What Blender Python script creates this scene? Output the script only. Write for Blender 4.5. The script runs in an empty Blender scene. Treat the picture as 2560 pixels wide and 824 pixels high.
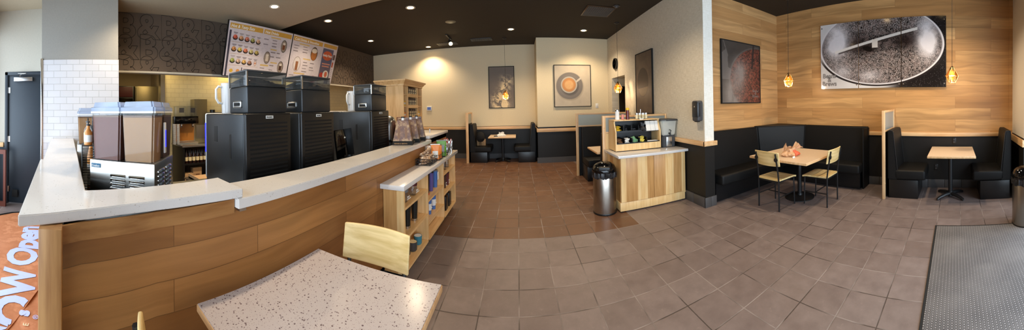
import bpy, bmesh, math, random
import numpy as np
from mathutils import Vector, Matrix
random.seed(7)
PI = math.pi
COL = bpy.context.scene.collection
H = 1.586

# ------------------------------------------------------------------ materials
def lin(c):
    return tuple((x/255/12.92 if x/255 <= .04045 else ((x/255+.055)/1.055)**2.4) for x in c)

class NT:
    def __init__(s, name):
        s.m = bpy.data.materials.new(name); s.m.use_nodes = True
        s.t = s.m.node_tree; s.b = s.t.nodes['Principled BSDF']
    def n(s, kind, **kw):
        nd = s.t.nodes.new(kind)
        for k, v in kw.items():
            if k in nd.inputs: nd.inputs[k].default_value = v
            else: setattr(nd, k, v)
        return nd
    def l(s, a, b): s.t.links.new(a, b)
    def mix(s, fac, a, b, mode='MIX'):
        nd = s.n('ShaderNodeMix', data_type='RGBA', blend_type=mode)
        for sock, v in ((nd.inputs[0], fac), (nd.inputs[6], a), (nd.inputs[7], b)):
            if hasattr(v, 'links') or isinstance(v, bpy.types.NodeSocket): s.l(v, sock)
            else: sock.default_value = (*v, 1) if isinstance(v, tuple) and len(v) == 3 else v
        return nd.outputs[2]
    def math(s, op, a, b=0.0, clamp=False):
        nd = s.n('ShaderNodeMath', operation=op); nd.use_clamp = clamp
        for i, v in enumerate((a, b)):
            if isinstance(v, bpy.types.NodeSocket): s.l(v, nd.inputs[i])
            else: nd.inputs[i].default_value = v
        return nd.outputs[0]
    def ramp(s, fac, stops):
        nd = s.n('ShaderNodeValToRGB'); e = nd.color_ramp.elements
        while len(e) < len(stops): e.new(.5)
        for i, (p, c) in enumerate(stops):
            e[i].position = p; e[i].color = (*c, 1) if len(c) == 3 else c
        s.l(fac, nd.inputs[0]); return nd.outputs[0]
    def bump(s, h, strength=.2, dist=.01):
        nd = s.n('ShaderNodeBump'); nd.inputs['Strength'].default_value = strength
        nd.inputs['Distance'].default_value = dist
        s.l(h, nd.inputs['Height']); s.l(nd.outputs[0], s.b.inputs['Normal'])
    def obj(s): return s.n('ShaderNodeTexCoord').outputs['Object']
    def xyz(s, v):
        nd = s.n('ShaderNodeSeparateXYZ'); s.l(v, nd.inputs[0]); return nd.outputs
    def comb(s, x, y, z=0.0):
        nd = s.n('ShaderNodeCombineXYZ')
        for i, v in enumerate((x, y, z)):
            if isinstance(v, bpy.types.NodeSocket): s.l(v, nd.inputs[i])
            else: nd.inputs[i].default_value = v
        return nd.outputs[0]
    def noise(s, v, scale=5, detail=3, rough=.5, w=None):
        nd = s.n('ShaderNodeTexNoise', noise_dimensions='4D' if w is not None else '3D')
        nd.inputs['Scale'].default_value = scale; nd.inputs['Detail'].default_value = detail
        nd.inputs['Roughness'].default_value = rough
        s.l(v, nd.inputs['Vector'])
        if w is not None: s.l(w, nd.inputs['W'])
        return nd.outputs[0]

M = {}
def plain(name, rgb, rough=.5, metal=0, spec=.5, bumpy=0, scale=40, **kw):
    k = NT(name); k.b.inputs['Base Color'].default_value = (*lin(rgb), 1)
    k.b.inputs['Roughness'].default_value = rough; k.b.inputs['Metallic'].default_value = metal
    k.b.inputs['Specular IOR Level'].default_value = spec
    if 'coat' in kw: k.b.inputs['Coat Weight'].default_value = kw['coat']
    nz = k.noise(k.obj(), scale, 3)
    c = k.mix(nz, tuple(x*.93 for x in lin(rgb)), tuple(min(1, x*1.07) for x in lin(rgb)))
    k.l(c, k.b.inputs['Base Color'])
    if bumpy: k.bump(nz, bumpy, .004)
    M[name] = k.m; return k.m
def emit(name, rgb, strength):
    k = NT(name); k.b.inputs['Base Color'].default_value = (*lin(rgb), 1)
    k.b.inputs['Emission Color'].default_value = (*lin(rgb), 1); k.b.inputs['Emission Strength'].default_value = strength
    M[name] = k.m
def glassy(name, rgb, alpha=.25, rough=.05):
    """thin clear plastic or glass: transparent, with a clear-coat sheen that grows at grazing angles; alpha = body of the plastic"""
    k = NT(name)
    tr = k.n('ShaderNodeBsdfTransparent'); tr.inputs[0].default_value = (*lin(rgb), 1)
    gl = k.n('ShaderNodeBsdfGlossy'); gl.inputs['Roughness'].default_value = rough
    lw = k.n('ShaderNodeLayerWeight'); lw.inputs[0].default_value = .5
    f = k.math('ADD', k.math('MULTIPLY', k.math('POWER', lw.outputs['Facing'], 4.0), .6), .03, True)
    k.b.inputs['Base Color'].default_value = (*lin(rgb), 1); k.b.inputs['Roughness'].default_value = max(.1, rough)
    m0 = k.n('ShaderNodeMixShader'); m0.inputs[0].default_value = alpha; k.l(tr.outputs[0], m0.inputs[1]); k.l(k.b.outputs[0], m0.inputs[2])
    mx = k.n('ShaderNodeMixShader'); k.l(f, mx.inputs[0]); k.l(m0.outputs[0], mx.inputs[1]); k.l(gl.outputs[0], mx.inputs[2])
    k.l(mx.outputs[0], k.t.nodes['Material Output'].inputs[0]); M[name] = k.m

def planks(name, u, c_lo, c_hi, row=.2, width=1.5, rough=.45, streak=.5, zoff=0.0, gap=.0015, vertical=False):
    """wide boards with their own tint and long grain; u = axis the boards run along"""
    k = NT(name); o = k.xyz(k.obj())
    a = {'x': o[0], 'y': o[1]}[u] if u in 'xy' else o[2]
    b = o[2] if u in 'xy' else (o[0] if not vertical else o[1])
    b2 = k.math('ADD', b, zoff)
    v = k.comb(a, b2)
    br = k.n('ShaderNodeTexBrick'); br.offset = .37; br.offset_frequency = 2; br.squash = 1
    k.l(v, br.inputs['Vector'])
    br.inputs['Scale'].default_value = 1; br.inputs['Brick Width'].default_value = width
    br.inputs['Row Height'].default_value = row; br.inputs['Mortar Size'].default_value = gap
    br.inputs['Mortar Smooth'].default_value = .1
    br.inputs['Color1'].default_value = (0, 0, 0, 1); br.inputs['Color2'].default_value = (1, 1, 1, 1)
    br.inputs['Mortar'].default_value = (.5, .5, .5, 1); br.inputs['Bias'].default_value = 0
    seed = k.math('MULTIPLY', br.outputs['Color'], 37.0)
    # a slow wander that bends the grain
    w1 = k.noise(k.comb(k.math('MULTIPLY', a, 1.1), k.math('MULTIPLY', b2, 3.0)), 1, 2, .5, seed)
    gv = k.comb(k.math('MULTIPLY', a, 1.2), k.math('ADD', k.math('MULTIPLY', b2, 42.0), k.math('MULTIPLY', w1, 5.0)))
    g = k.noise(gv, 1, 4, .6, seed)
    gv2 = k.comb(k.math('MULTIPLY', a, .7), k.math('ADD', k.math('MULTIPLY', b2, 11.0), k.math('MULTIPLY', w1, 3.0)))
    g2 = k.noise(gv2, 1, 2, .5, seed)
    base = k.mix(k.ramp(br.outputs['Color'], [(0, (0,)*3), (1, (1,)*3)]), lin(c_lo), lin(c_hi))
    dark = tuple(x*.55 for x in lin(c_lo))
    s1 = k.ramp(g2, [(.42, (0,)*3), (.72, (1,)*3)])
    col = k.mix(k.math('MULTIPLY', s1, streak), base, dark)
    s2 = k.ramp(g, [(.35, (0,)*3), (.75, (1,)*3)])
    col = k.mix(k.math('MULTIPLY', s2, streak*.55), col, tuple(x*.62 for x in lin(c_lo)))
    col = k.mix(k.math('MULTIPLY', br.outputs['Fac'], .7), col, tuple(x*.3 for x in lin(c_lo)))
    k.l(col, k.b.inputs['Base Color']); k.b.inputs['Roughness'].default_value = rough
    k.bump(k.math('SUBTRACT', 1.0, br.outputs['Fac']), .35, .002)
    M[name] = k.m
def wood(name, c_lo, c_hi, axis=0, rough=.45, ring=9.0):
    """a single piece of timber, grain along the local axis"""
    k = NT(name); o = k.xyz(k.obj())
    sc = [ring*3, ring*3, ring*3]; sc[axis] = ring*.25
    v = k.comb(*[k.math('MULTIPLY', o[i], sc[i]) for i in range(3)])
    g = k.noise(v, 1, 4, .55)
    col = k.ramp(g, [(.3, lin(c_lo)), (.62, lin(c_hi))])
    k.l(col, k.b.inputs['Base Color']); k.b.inputs['Roughness'].default_value = rough
    M[name] = k.m
def speckled(name, base, speck, speck2, scale=90, thr=.2, rough=.2):
    k = NT(name); v = k.obj()
    vo = k.n('ShaderNodeTexVoronoi'); vo.inputs['Scale'].default_value = scale; k.l(v, vo.inputs['Vector'])
    rnd = k.xyz(vo.outputs['Color'])
    siz = k.math('MULTIPLY', k.math('POWER', rnd[0], 7.0), thr*2.0)
    m1 = k.math('LESS_THAN', vo.outputs['Distance'], siz)
    vo2 = k.n('ShaderNodeTexVoronoi'); vo2.inputs['Scale'].default_value = scale*2.3; k.l(v, vo2.inputs['Vector'])
    r2 = k.xyz(vo2.outputs['Color'])
    m2 = k.math('LESS_THAN', vo2.outputs['Distance'], k.math('MULTIPLY', k.math('POWER', r2[1], 7.0), thr*1.8))
    nz = k.noise(v, 14, 3)
    c = k.mix(nz, tuple(x*.95 for x in lin(base)), lin(base))
    c = k.mix(k.math('MULTIPLY', m1, .85), c, lin(speck)); c = k.mix(k.math('MULTIPLY', m2, .7), c, lin(speck2))
    k.l(c, k.b.inputs['Base Color']); k.b.inputs['Roughness'].default_value = rough
    M[name] = k.m
def bricks(name, rgb, mort, w, h, axis, rough=.15, gap=.004, bump=.5, off=.5, ua=0, za=0, squash=1):
    k = NT(name); o = k.xyz(k.obj())
    a = o[1] if axis == 'y' else o[0]
    v = k.comb(k.math('ADD', a, ua), k.math('ADD', o[2], za))
    br = k.n('ShaderNodeTexBrick'); br.offset = off; k.l(v, br.inputs['Vector'])
    for kk, vv in (('Scale', 1), ('Brick Width', w), ('Row Height', h), ('Mortar Size', gap), ('Mortar Smooth', .3)): br.inputs[kk].default_value = vv
    br.inputs['Color1'].default_value = (*lin(rgb), 1); br.inputs['Color2'].default_value = (*[x*.94 for x in lin(rgb)], 1)
    br.inputs['Mortar'].default_value = (*lin(mort), 1)
    k.l(br.outputs['Color'], k.b.inputs['Base Color']); k.b.inputs['Roughness'].default_value = rough
    k.bump(k.math('SUBTRACT', 1.0, br.outputs['Fac']), bump, .004); M[name] = k.m
def woven(name, rgb, rgb2, axis, rough=.8):
    k = NT(name); o = k.xyz(k.obj()); a = o[1] if axis == 'y' else o[0]
    n1 = k.noise(k.comb(k.math('MULTIPLY', a, 160), k.math('MULTIPLY', o[2], 12)), 1, 2)
    n2 = k.noise(k.comb(k.math('MULTIPLY', a, 12), k.math('MULTIPLY', o[2], 130)), 1, 2)
    f = k.ramp(k.math('MULTIPLY', k.math('ADD', n1, n2), .5), [(.35, (0,)*3), (.65, (1,)*3)])
    k.l(k.mix(f, lin(rgb), lin(rgb2)), k.b.inputs['Base Color']); k.b.inputs['Roughness'].default_value = rough
    k.bump(f, .25, .003); M[name] = k.m

plain('cream_paint', (226, 208, 172), .75); plain('white_paint', (222, 216, 205), .75)
plain('soffit_paint', (176, 160, 134), .8); plain('beige_paint', (190, 184, 170), .8); plain('pilaster_paint', (152, 150, 144), .8)
plain('black_wainscot', (26, 24, 22), .5, spec=.35); plain('ceiling_black', (42, 33, 18), .85)
plain('wallpaper', (92, 78, 66), .7); plain('wallpaper_line', (34, 26, 22), .6)
plain('door_paint', (38, 47, 56), .4); plain('steel', (190, 190, 188), .28, 1, scale=8); plain('chrome', (215, 215, 215), .12, 1)
plain('black_vinyl', (20, 20, 20), .52, spec=.25, bumpy=.12, scale=90); plain('vinyl_piping', (38, 38, 40), .4)
plain('black_metal', (22, 23, 25), .42); plain('black_plastic', (18, 18, 19), .35); plain('gloss_black', (10, 10, 11), .08)
plain('machine_grey', (58, 60, 62), .32, .5); plain('machine_black', (20, 20, 21), .38); plain('slot_black', (4, 4, 4), .8)
plain('white_plastic', (228, 228, 226), .3); plain('grey_plastic', (120, 122, 122), .4); plain('dark_grey', (64, 64, 66), .5)
plain('tile_base', (74, 72, 72), .5); plain('rubber', (20, 20, 20), .8); plain('paper_white', (232, 230, 224), .8)
plain('cardboard', (176, 140, 100), .8); plain('orange_cloth', (196, 112, 58), .75); plain('lavender', (184, 192, 236), .75)
plain('maroon', (86, 30, 34), .5); plain('gold', (222, 182, 116), .28, 1, scale=6); plain('bronze', (70, 50, 34), .3, .9)
plain('fridge_steel', (150, 140, 110), .4, .7); plain('red', (170, 30, 34), .4); plain('yellow', (232, 190, 40), .4)
plain('ketchup', (90, 18, 16), .2); plain('sugar', (238, 236, 230), .7); plain('pink', (214, 140, 130), .5)
plain('green', (96, 150, 50), .4); plain('mint', (130, 176, 130), .5); plain('orange', (222, 128, 40), .4); plain('brown_pack', (120, 84, 56), .5)
plain('lemon', (232, 214, 96), .5); plain('blue', (74, 112, 176), .35); plain('purple', (92, 80, 140), .35); plain('teal', (60, 130, 150), .3)
plain('tumbler_black', (24, 26, 24), .3); plain('tumbler_brown', (74, 50, 38), .3); plain('tumbler_green', (38, 56, 46), .3)
plain('clear_pink', (190, 150, 140), .15); plain('coffee_milk', (172, 128, 84), .5, spec=.2); plain('chocolate', (116, 70, 58), .5, spec=.2); plain('dark_cocoa', (84, 56, 42), .5, spec=.2)
plain('dark_bean', (20, 13, 9), .5, bumpy=.8, scale=60); plain('tan_bag', (206, 160, 118), .6); plain('bag_print', (206, 92, 56), .6)
plain('red_wood', (110, 58, 44), .5); plain('amber', (196, 128, 60), .25); plain('bottle_dark', (40, 20, 18), .15)
plain('blue_label', (38, 96, 130), .4); plain('label_white', (220, 220, 215), .6); plain('menu_gold', (206, 160, 60), .6)
plain('art_text', (120, 116, 116), .5); plain('thermo_screen', (90, 120, 200), .4); plain('bean_bag', (70, 44, 28), .4)
plain('cream_label', (230, 214, 170), .6); plain('grout', (150, 146, 140), .8); plain('hat_black', (22, 21, 20), .9)
plain('clock_face', (96, 96, 88), .3); plain('light_trim', (230, 220, 200), .5)
emit('lamp_glow', (255, 214, 150), 22); emit('bulb_glow', (255, 214, 150), 30); emit('kitchen_glow', (255, 222, 156), 9); emit('blue_led', (40, 50, 255), 1.6); emit('spot_glow', (255, 226, 170), 14)
glassy('clear_plastic', (240, 242, 244), .02, .06); glassy('clear_glass', (240, 243, 243), .05, .02)
glassy('smoke_glass', (150, 160, 160), .12, .05); glassy('lid_plastic', (214, 224, 240), .3, .1); glassy('hopper_glass', (190, 196, 198), .07, .04); glassy('frost', (226, 226, 216), .62, .3); glassy('pitcher_plastic', (240, 240, 240), .5, .2)
glassy('window_glass', (246, 250, 252), .02, .02); glassy('reeded', (200, 206, 200), .55, .3)
planks('wall_planks_y', 'y', (190, 140, 86), (228, 180, 120), .207, 1.75, .4, .7)
planks('wall_planks_x', 'x', (194, 144, 90), (230, 184, 126), .207, 1.5, .4, .7)
planks('counter_planks', 'y', (138, 88, 44), (182, 128, 74), .149, 1.3, .38, .62, zoff=-.073+.0)
wood('trim_wood', (208, 160, 108), (232, 192, 142), 1, .4); wood('trim_wood_x', (208, 160, 108), (232, 192, 142), 0, .4)
wood('post_wood', (206, 160, 110), (234, 196, 148), 2, .4); wood('counter_post', (146, 100, 58), (180, 134, 84), 2, .4)
wood('maple', (214, 166, 106), (236, 194, 136), 2, .4); wood('maple_h', (212, 166, 108), (236, 196, 140), 1, .4)
wood('chair_wood', (206, 174, 110), (236, 208, 150), 0, .45, 9); wood('counter_apron', (140, 92, 48), (168, 120, 70), 1, .4)
wood('hickory_a', (226, 180, 116), (240, 204, 146), 2, .4); wood('hickory_b', (186, 134, 76), (210, 160, 100), 2, .4)
speckled('quartz', (224, 219, 214), (186, 176, 166), (204, 196, 188), 110, .20, .12)
speckled('table_quartz', (204, 192, 188), (100, 78, 80), (134, 114, 112), 135, .33, .2)
speckled('table_quartz_far', (222, 196, 166), (180, 150, 130), (190, 166, 148), 90, .2, .4)
bricks('subway_white', (216, 216, 220), (186, 186, 188), .2, .1015, 'y', .12, .004, .6, ua=.03, za=.0)
bricks('subway_cream', (232, 220, 178), (206, 192, 150), .2, .1015, 'y', .3, .004, .4)
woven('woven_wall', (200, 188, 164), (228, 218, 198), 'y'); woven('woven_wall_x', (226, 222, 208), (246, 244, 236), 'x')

# floor tiles: square, grout lines, two tones of tile
def floor_mat():
    k = NT('floor_tile'); T = .31; o = k.xyz(k.obj())
    u = k.math('DIVIDE', k.math('ADD', o[0], .02855+31), T); v = k.math('DIVIDE', k.math('SUBTRACT', o[1], .2362-31), T)
    fu, fv = k.math('FRACT', u), k.math('FRACT', v)
    iu, iv = k.math('FLOOR', u), k.math('FLOOR', v)
    d = k.math('MINIMUM', k.math('MINIMUM', fu, k.math('SUBTRACT', 1.0, fu)), k.math('MINIMUM', fv, k.math('SUBTRACT', 1.0, fv)))
    wob = k.math('MULTIPLY', k.noise(k.obj(), 30, 2), .006)
    d = k.math('ADD', d, k.math('SUBTRACT', wob, .003))
    grout = k.math('SUBTRACT', 1.0, k.ramp(d, [(.010, (0,)*3), (.018, (1,)*3)]))
    wn = k.n('ShaderNodeTexWhiteNoise', noise_dimensions='2D'); k.l(k.comb(iu, iv), wn.inputs['Vector'])
    seed = k.math('MULTIPLY', wn.outputs['Value'], 20.0)
    nz = k.noise(k.obj(), 7, 6, .65, seed); nz2 = k.noise(k.obj(), 26, 4, .7, seed)
    grey = k.mix(nz, lin((96, 82, 78)), lin((150, 134, 128))); 
    brown = k.mix(nz, lin((80, 50, 34)), lin((128, 92, 66)))
    m = k.math('MULTIPLY', k.math('GREATER_THAN', o[1], 3.336), k.math('LESS_THAN', o[0], 1.5215))
    c = k.mix(m, grey, brown)
    c = k.mix(k.math('MULTIPLY', wn.outputs['Value'], .28), c, lin((84, 66, 58)))
    c = k.mix(k.ramp(nz2, [(.6, (0,)*3), (.78, (.3,)*3)]), c, lin((176, 160, 150)))
    gcol = k.mix(k.ramp(k.noise(k.obj(), 2.2, 3), [(.42, (0,)*3), (.58, (1,)*3)]), lin((44, 36, 33)), lin((150, 138, 132)))
    c = k.mix(k.math('MULTIPLY', grout, .8), c, gcol)
    k.l(c, k.b.inputs['Base Color'])
    r = k.ramp(nz, [(.3, (.34,)*3), (.8, (.55,)*3)]); k.l(r, k.b.inputs['Roughness'])
    k.bump(k.math('ADD', k.math('SUBTRACT', 1.0, grout), k.math('MULTIPLY', nz, .35)), .35, .004)
    M['floor_tile'] = k.m
floor_mat()
def mat_mat():
    k = NT('entrance_mat'); o = k.xyz(k.obj()); P_ = .022
    u = k.math('DIVIDE', o[0], P_); v = k.math('DIVIDE', o[1], P_*1.3)
    iv = k.math('FLOOR', v); u = k.math('ADD', u, k.math('MULTIPLY', iv, .5))
    a = k.math('SUBTRACT', k.math('FRACT', u), .5); b = k.math('SUBTRACT', k.math('FRACT', v), .5)
    d = k.math('SQRT', k.math('ADD', k.math('POWER', a, 2.0), k.math('POWER', k.math('MULTIPLY', b, 1.1), 2.0)))
    f = k.ramp(d, [(.24, (0,)*3), (.34, (1,)*3), (.5, (.55,)*3)])
    c = k.mix(f, lin((150, 146, 146)), lin((42, 41, 42)))
    c = k.mix(k.ramp(k.noise(k.obj(), 2.4, 4), [(.4, (0,)*3), (.7, (.4,)*3)]), c, lin((150, 146, 144)))
    k.l(c, k.b.inputs['Base Color']); k.b.inputs['Roughness'].default_value = .85
    k.bump(k.math('SUBTRACT', 1.0, f), .6, .006); M['entrance_mat'] = k.m
mat_mat()
def vcol(name, rough):
    k = NT(name); a = k.n('ShaderNodeVertexColor'); a.layer_name = 'Col'
    k.l(a.outputs[0], k.b.inputs['Base Color']); k.b.inputs['Roughness'].default_value = rough; M[name] = k.m
vcol('print_matte', .55); vcol('print_gloss', .12)
def swirl(name, a, b, c, scale=6):
    k = NT(name); n1 = k.noise(k.obj(), scale, 4, .6); 
    v = k.ramp(n1, [(.38, lin(a)), (.5, lin(b)), (.6, lin(c)), (.68, lin(a))]); k.l(v, k.b.inputs['Base Color'])
    k.b.inputs['Roughness'].default_value = .4; M[name] = k.m
swirl('carrier_print', (92, 62, 50), (120, 84, 62), (170, 140, 100), 14); swirl('orange_swirl', (186, 116, 72), (176, 106, 62), (198, 128, 84), 5)
swirl('snack_print', (236, 226, 210), (170, 130, 90), (120, 84, 60), 40); swirl('trash_bag', (16, 16, 17), (30, 30, 32), (60, 60, 64), 30)
M['orange_swirl'].node_tree.nodes['Principled BSDF'].inputs['Roughness'].default_value = .75
def brushed(name, rgb, axis=2):
    k = NT(name); o = k.xyz(k.obj()); sc = [6, 6, 300] if axis != 2 else [220, 220, 2]
    n1 = k.noise(k.comb(*[k.math('MULTIPLY', o[i], sc[i]) for i in range(3)]), 1, 2)
    k.l(k.mix(n1, tuple(x*.8 for x in lin(rgb)), lin(rgb)), k.b.inputs['Base Color'])
    k.b.inputs['Metallic'].default_value = 1; k.b.inputs['Roughness'].default_value = .3; M[name] = k.m
brushed('brushed_can', (176, 168, 158)); brushed('brushed_panel', (196, 194, 188), 0)

# ------------------------------------------------------------------ mesh building
class MB:
    def __init__(s): s.bm = bmesh.new()
    def _add(s, tb, mat=None):
        if mat is not None: bmesh.ops.transform(tb, matrix=mat, verts=tb.verts)
        me = bpy.data.meshes.new('tmp'); tb.to_mesh(me); tb.free(); s.bm.from_mesh(me); bpy.data.meshes.remove(me); return s
    def box(s, x0, x1, y0, y1, z0, z1, bev=0, seg=2, mat=None):
        tb = bmesh.new(); bmesh.ops.create_cube(tb, size=1)
        bmesh.ops.scale(tb, vec=(abs(x1-x0), abs(y1-y0), abs(z1-z0)), verts=tb.verts)
        bmesh.ops.translate(tb, vec=((x0+x1)/2, (y0+y1)/2, (z0+z1)/2), verts=tb.verts)
        if bev: bmesh.ops.bevel(tb, geom=list(tb.edges), offset=bev, segments=seg, affect='EDGES', profile=.5)
        return s._add(tb, mat)
    def prism(s, pts, z0, z1, bev=0, mat=None, seg=2):
        tb = bmesh.new(); lo = [tb.verts.new((p[0], p[1], z0)) for p in pts]; hi = [tb.verts.new((p[0], p[1], z1)) for p in pts]
        n = len(pts); tb.faces.new(lo[::-1]); tb.faces.new(hi)
        for i in range(n): tb.faces.new((lo[i], lo[(i+1) % n], hi[(i+1) % n], hi[i]))
        bmesh.ops.recalc_face_normals(tb, faces=tb.faces)
        if bev: bmesh.ops.bevel(tb, geom=list(tb.edges), offset=bev, segments=seg, affect='EDGES')
        return s._add(tb, mat)
    def lathe(s, prof, c=(0, 0, 0), seg=24, mat=None, sx=1, sy=1, ph=0):
        tb = bmesh.new(); rings = []
        for r, z in prof:
            if r < 1e-6: rings.append([tb.verts.new((0, 0, z))])
            else: rings.append([tb.verts.new((r*math.cos(2*PI*i/seg+ph)*sx, r*math.sin(2*PI*i/seg+ph)*sy, z)) for i in range(seg)])
        for a, b in zip(rings, rings[1:]):
            for i in range(seg):
                j = (i+1) % seg
                q = [a[i % len(a)], a[j % len(a)], b[j % len(b)], b[i % len(b)]]
                u = []
                for v in q:
                    if v not in u: u.append(v)
                if len(u) > 2:
                    try: tb.faces.new(u)
                    except ValueError: pass
        if len(rings[0]) > 1 and prof[0][0] > 0 and prof[0] != prof[-1]: tb.faces.new(rings[0][::-1])
        if len(rings[-1]) > 1 and prof[0] != prof[-1]: tb.faces.new(rings[-1])
        bmesh.ops.recalc_face_normals(tb, faces=tb.faces)
        bmesh.ops.translate(tb, vec=c, verts=tb.verts)
        return s._add(tb, mat)
    def cyl(s, p0, p1, r, r2=None, seg=12, mat=None):
        p0, p1 = Vector(p0), Vector(p1); d = p1-p0; q = d.to_track_quat('Z', 'Y').to_matrix().to_4x4()
        tb = bmesh.new(); bmesh.ops.create_cone(tb, cap_ends=True, segments=seg, radius1=r, radius2=r if r2 is None else r2, depth=d.length)
        bmesh.ops.transform(tb, matrix=Matrix.Translation((p0+p1)/2) @ q, verts=tb.verts); return s._add(tb, mat)
    def tube(s, pts, r, seg=8, closed=False, mat=None):
        pts = [Vector(p) for p in pts]; tb = bmesh.new(); rings = []; n = len(pts); up = Vector((0, 0, 1))
        prev = None
        for i, p in enumerate(pts):
            a = pts[(i-1) % n] if (closed or i) else p; b = pts[(i+1) % n] if (closed or i < n-1) else p
            t = (b-a).normalized()
            if prev is None:
                ref = up if abs(t.dot(up)) < .9 else Vector((1, 0, 0)); u = t.cross(ref).normalized()
            else: u = (prev - t*prev.dot(t)).normalized()
            prev = u; w = t.cross(u)
            rr = r[i] if isinstance(r, (list, tuple)) else r
            rings.append([tb.verts.new(p+(u*math.cos(2*PI*k/seg)+w*math.sin(2*PI*k/seg))*rr) for k in range(seg)])
        for i in range(n if closed else n-1):
            a, b = rings[i], rings[(i+1) % n]
            for k in range(seg): tb.faces.new((a[k], a[(k+1) % seg], b[(k+1) % seg], b[k]))
        if not closed: tb.faces.new(rings[0][::-1]); tb.faces.new(rings[-1])
        bmesh.ops.recalc_face_normals(tb, faces=tb.faces); return s._add(tb, mat)
    def sphere(s, c, r, seg=16, sc=(1, 1, 1), mat=None):
        tb = bmesh.new(); bmesh.ops.create_uvsphere(tb, u_segments=seg, v_segments=seg//2+2, radius=r)
        bmesh.ops.scale(tb, vec=sc, verts=tb.verts); bmesh.ops.translate(tb, vec=c, verts=tb.verts); return s._add(tb, mat)
    def grid(s, f, nu, nv, thick=None):
        """surface from f(u, v) -> xyz; thick: vector offset for a closed sheet"""
        tb = bmesh.new(); P = [[tb.verts.new(f(i/nu, j/nv)) for j in range(nv+1)] for i in range(nu+1)]
        for i in range(nu):
            for j in range(nv): tb.faces.new((P[i][j], P[i+1][j], P[i+1][j+1], P[i][j+1]))
        if thick:
            o = Vector(thick); Q = [[tb.verts.new(v.co+o) for v in row] for row in P]
            for i in range(nu):
                for j in range(nv): tb.faces.new((Q[i][j], Q[i][j+1], Q[i+1][j+1], Q[i+1][j]))
            for i in range(nu):
                tb.faces.new((P[i][0], Q[i][0], Q[i+1][0], P[i+1][0])); tb.faces.new((P[i][nv], P[i+1][nv], Q[i+1][nv], Q[i][nv]))
            for j in range(nv):
                tb.faces.new((P[0][j], P[0][j+1], Q[0][j+1], Q[0][j])); tb.faces.new((P[nu][j], Q[nu][j], Q[nu][j+1], P[nu][j+1]))
            bmesh.ops.recalc_face_normals(tb, faces=tb.faces)
        return s._add(tb)
    def build(s, name, mat, parent=None, sharp=.7, mat4=None, loc=None):
        if mat4 is not None: bmesh.ops.transform(s.bm, matrix=mat4, verts=s.bm.verts)
        for f in s.bm.faces: f.smooth = True
        for e in s.bm.edges:
            if len(e.link_faces) == 2: e.smooth = e.calc_face_angle(3) < sharp
        me = bpy.data.meshes.new(name); s.bm.to_mesh(me); s.bm.free()
        me.materials.append(M[mat] if isinstance(mat, str) else mat)
        o = bpy.data.objects.new(name, me); COL.objects.link(o)
        if parent: o.parent = parent
        if loc: o.location = loc
        return o
def tag(o, label, cat, group=None, kind=None):
    o['label'] = label; o['category'] = cat
    if group: o['group'] = group
    if kind: o['kind'] = kind
    return o
def thing(name, label, cat, loc=(0, 0, 0), rz=0, group=None):
    o = bpy.data.objects.new(name, None); COL.objects.link(o); o.location = loc; o.rotation_euler = (0, 0, rz)
    o.empty_display_size = .1
    return tag(o, label, cat, group)
def struct(name, mb, mat, parent=None, label=None):
    o = mb.build(name, mat, parent)
    if not parent: o['kind'] = 'structure'
    if label: o['label'] = label
    return o
def dup(root, loc=None, rz=None, label=None, group=None, parent=None):
    c = root.copy(); COL.objects.link(c)
    if parent: c.parent = parent
    if loc is not None: c.location = loc
    if rz is not None: c.rotation_euler = (0, 0, rz)
    if label: c['label'] = label
    if group: c['group'] = group
    for ch in [o for o in root.children]: dup(ch, parent=c)
    return c
def frame(o, right, up):
    r = Vector(right).normalized(); u = Vector(up).normalized(); n = r.cross(u)
    m = Matrix((r, u, n)).transposed().to_4x4(); m.translation = Vector(o); return m
def lettering(name, body, size, mat, parent, m4, extrude=.001, align='LEFT', outline=None, offset=0, space=1, shear=0, line=1):
    cu = bpy.data.curves.new(name, 'FONT'); cu.body = body; cu.size = size; cu.align_x = align; cu.resolution_u = 3
    cu.space_character = space; cu.offset = offset; cu.shear = shear; cu.space_line = line
    if outline: cu.fill_mode = 'NONE'; cu.bevel_depth = outline; cu.bevel_resolution = 0
    else: cu.extrude = extrude
    t = bpy.data.objects.new('tmp', cu); COL.objects.link(t)
    dg = bpy.context.evaluated_depsgraph_get(); dg.update()
    me = bpy.data.meshes.new_from_object(t.evaluated_get(dg)); me.name = name
    bpy.data.objects.remove(t); me.transform(m4); me.materials.clear(); me.materials.append(M[mat])
    o = bpy.data.objects.new(name, me); COL.objects.link(o)
    if parent: o.parent = parent
    return o
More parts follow.
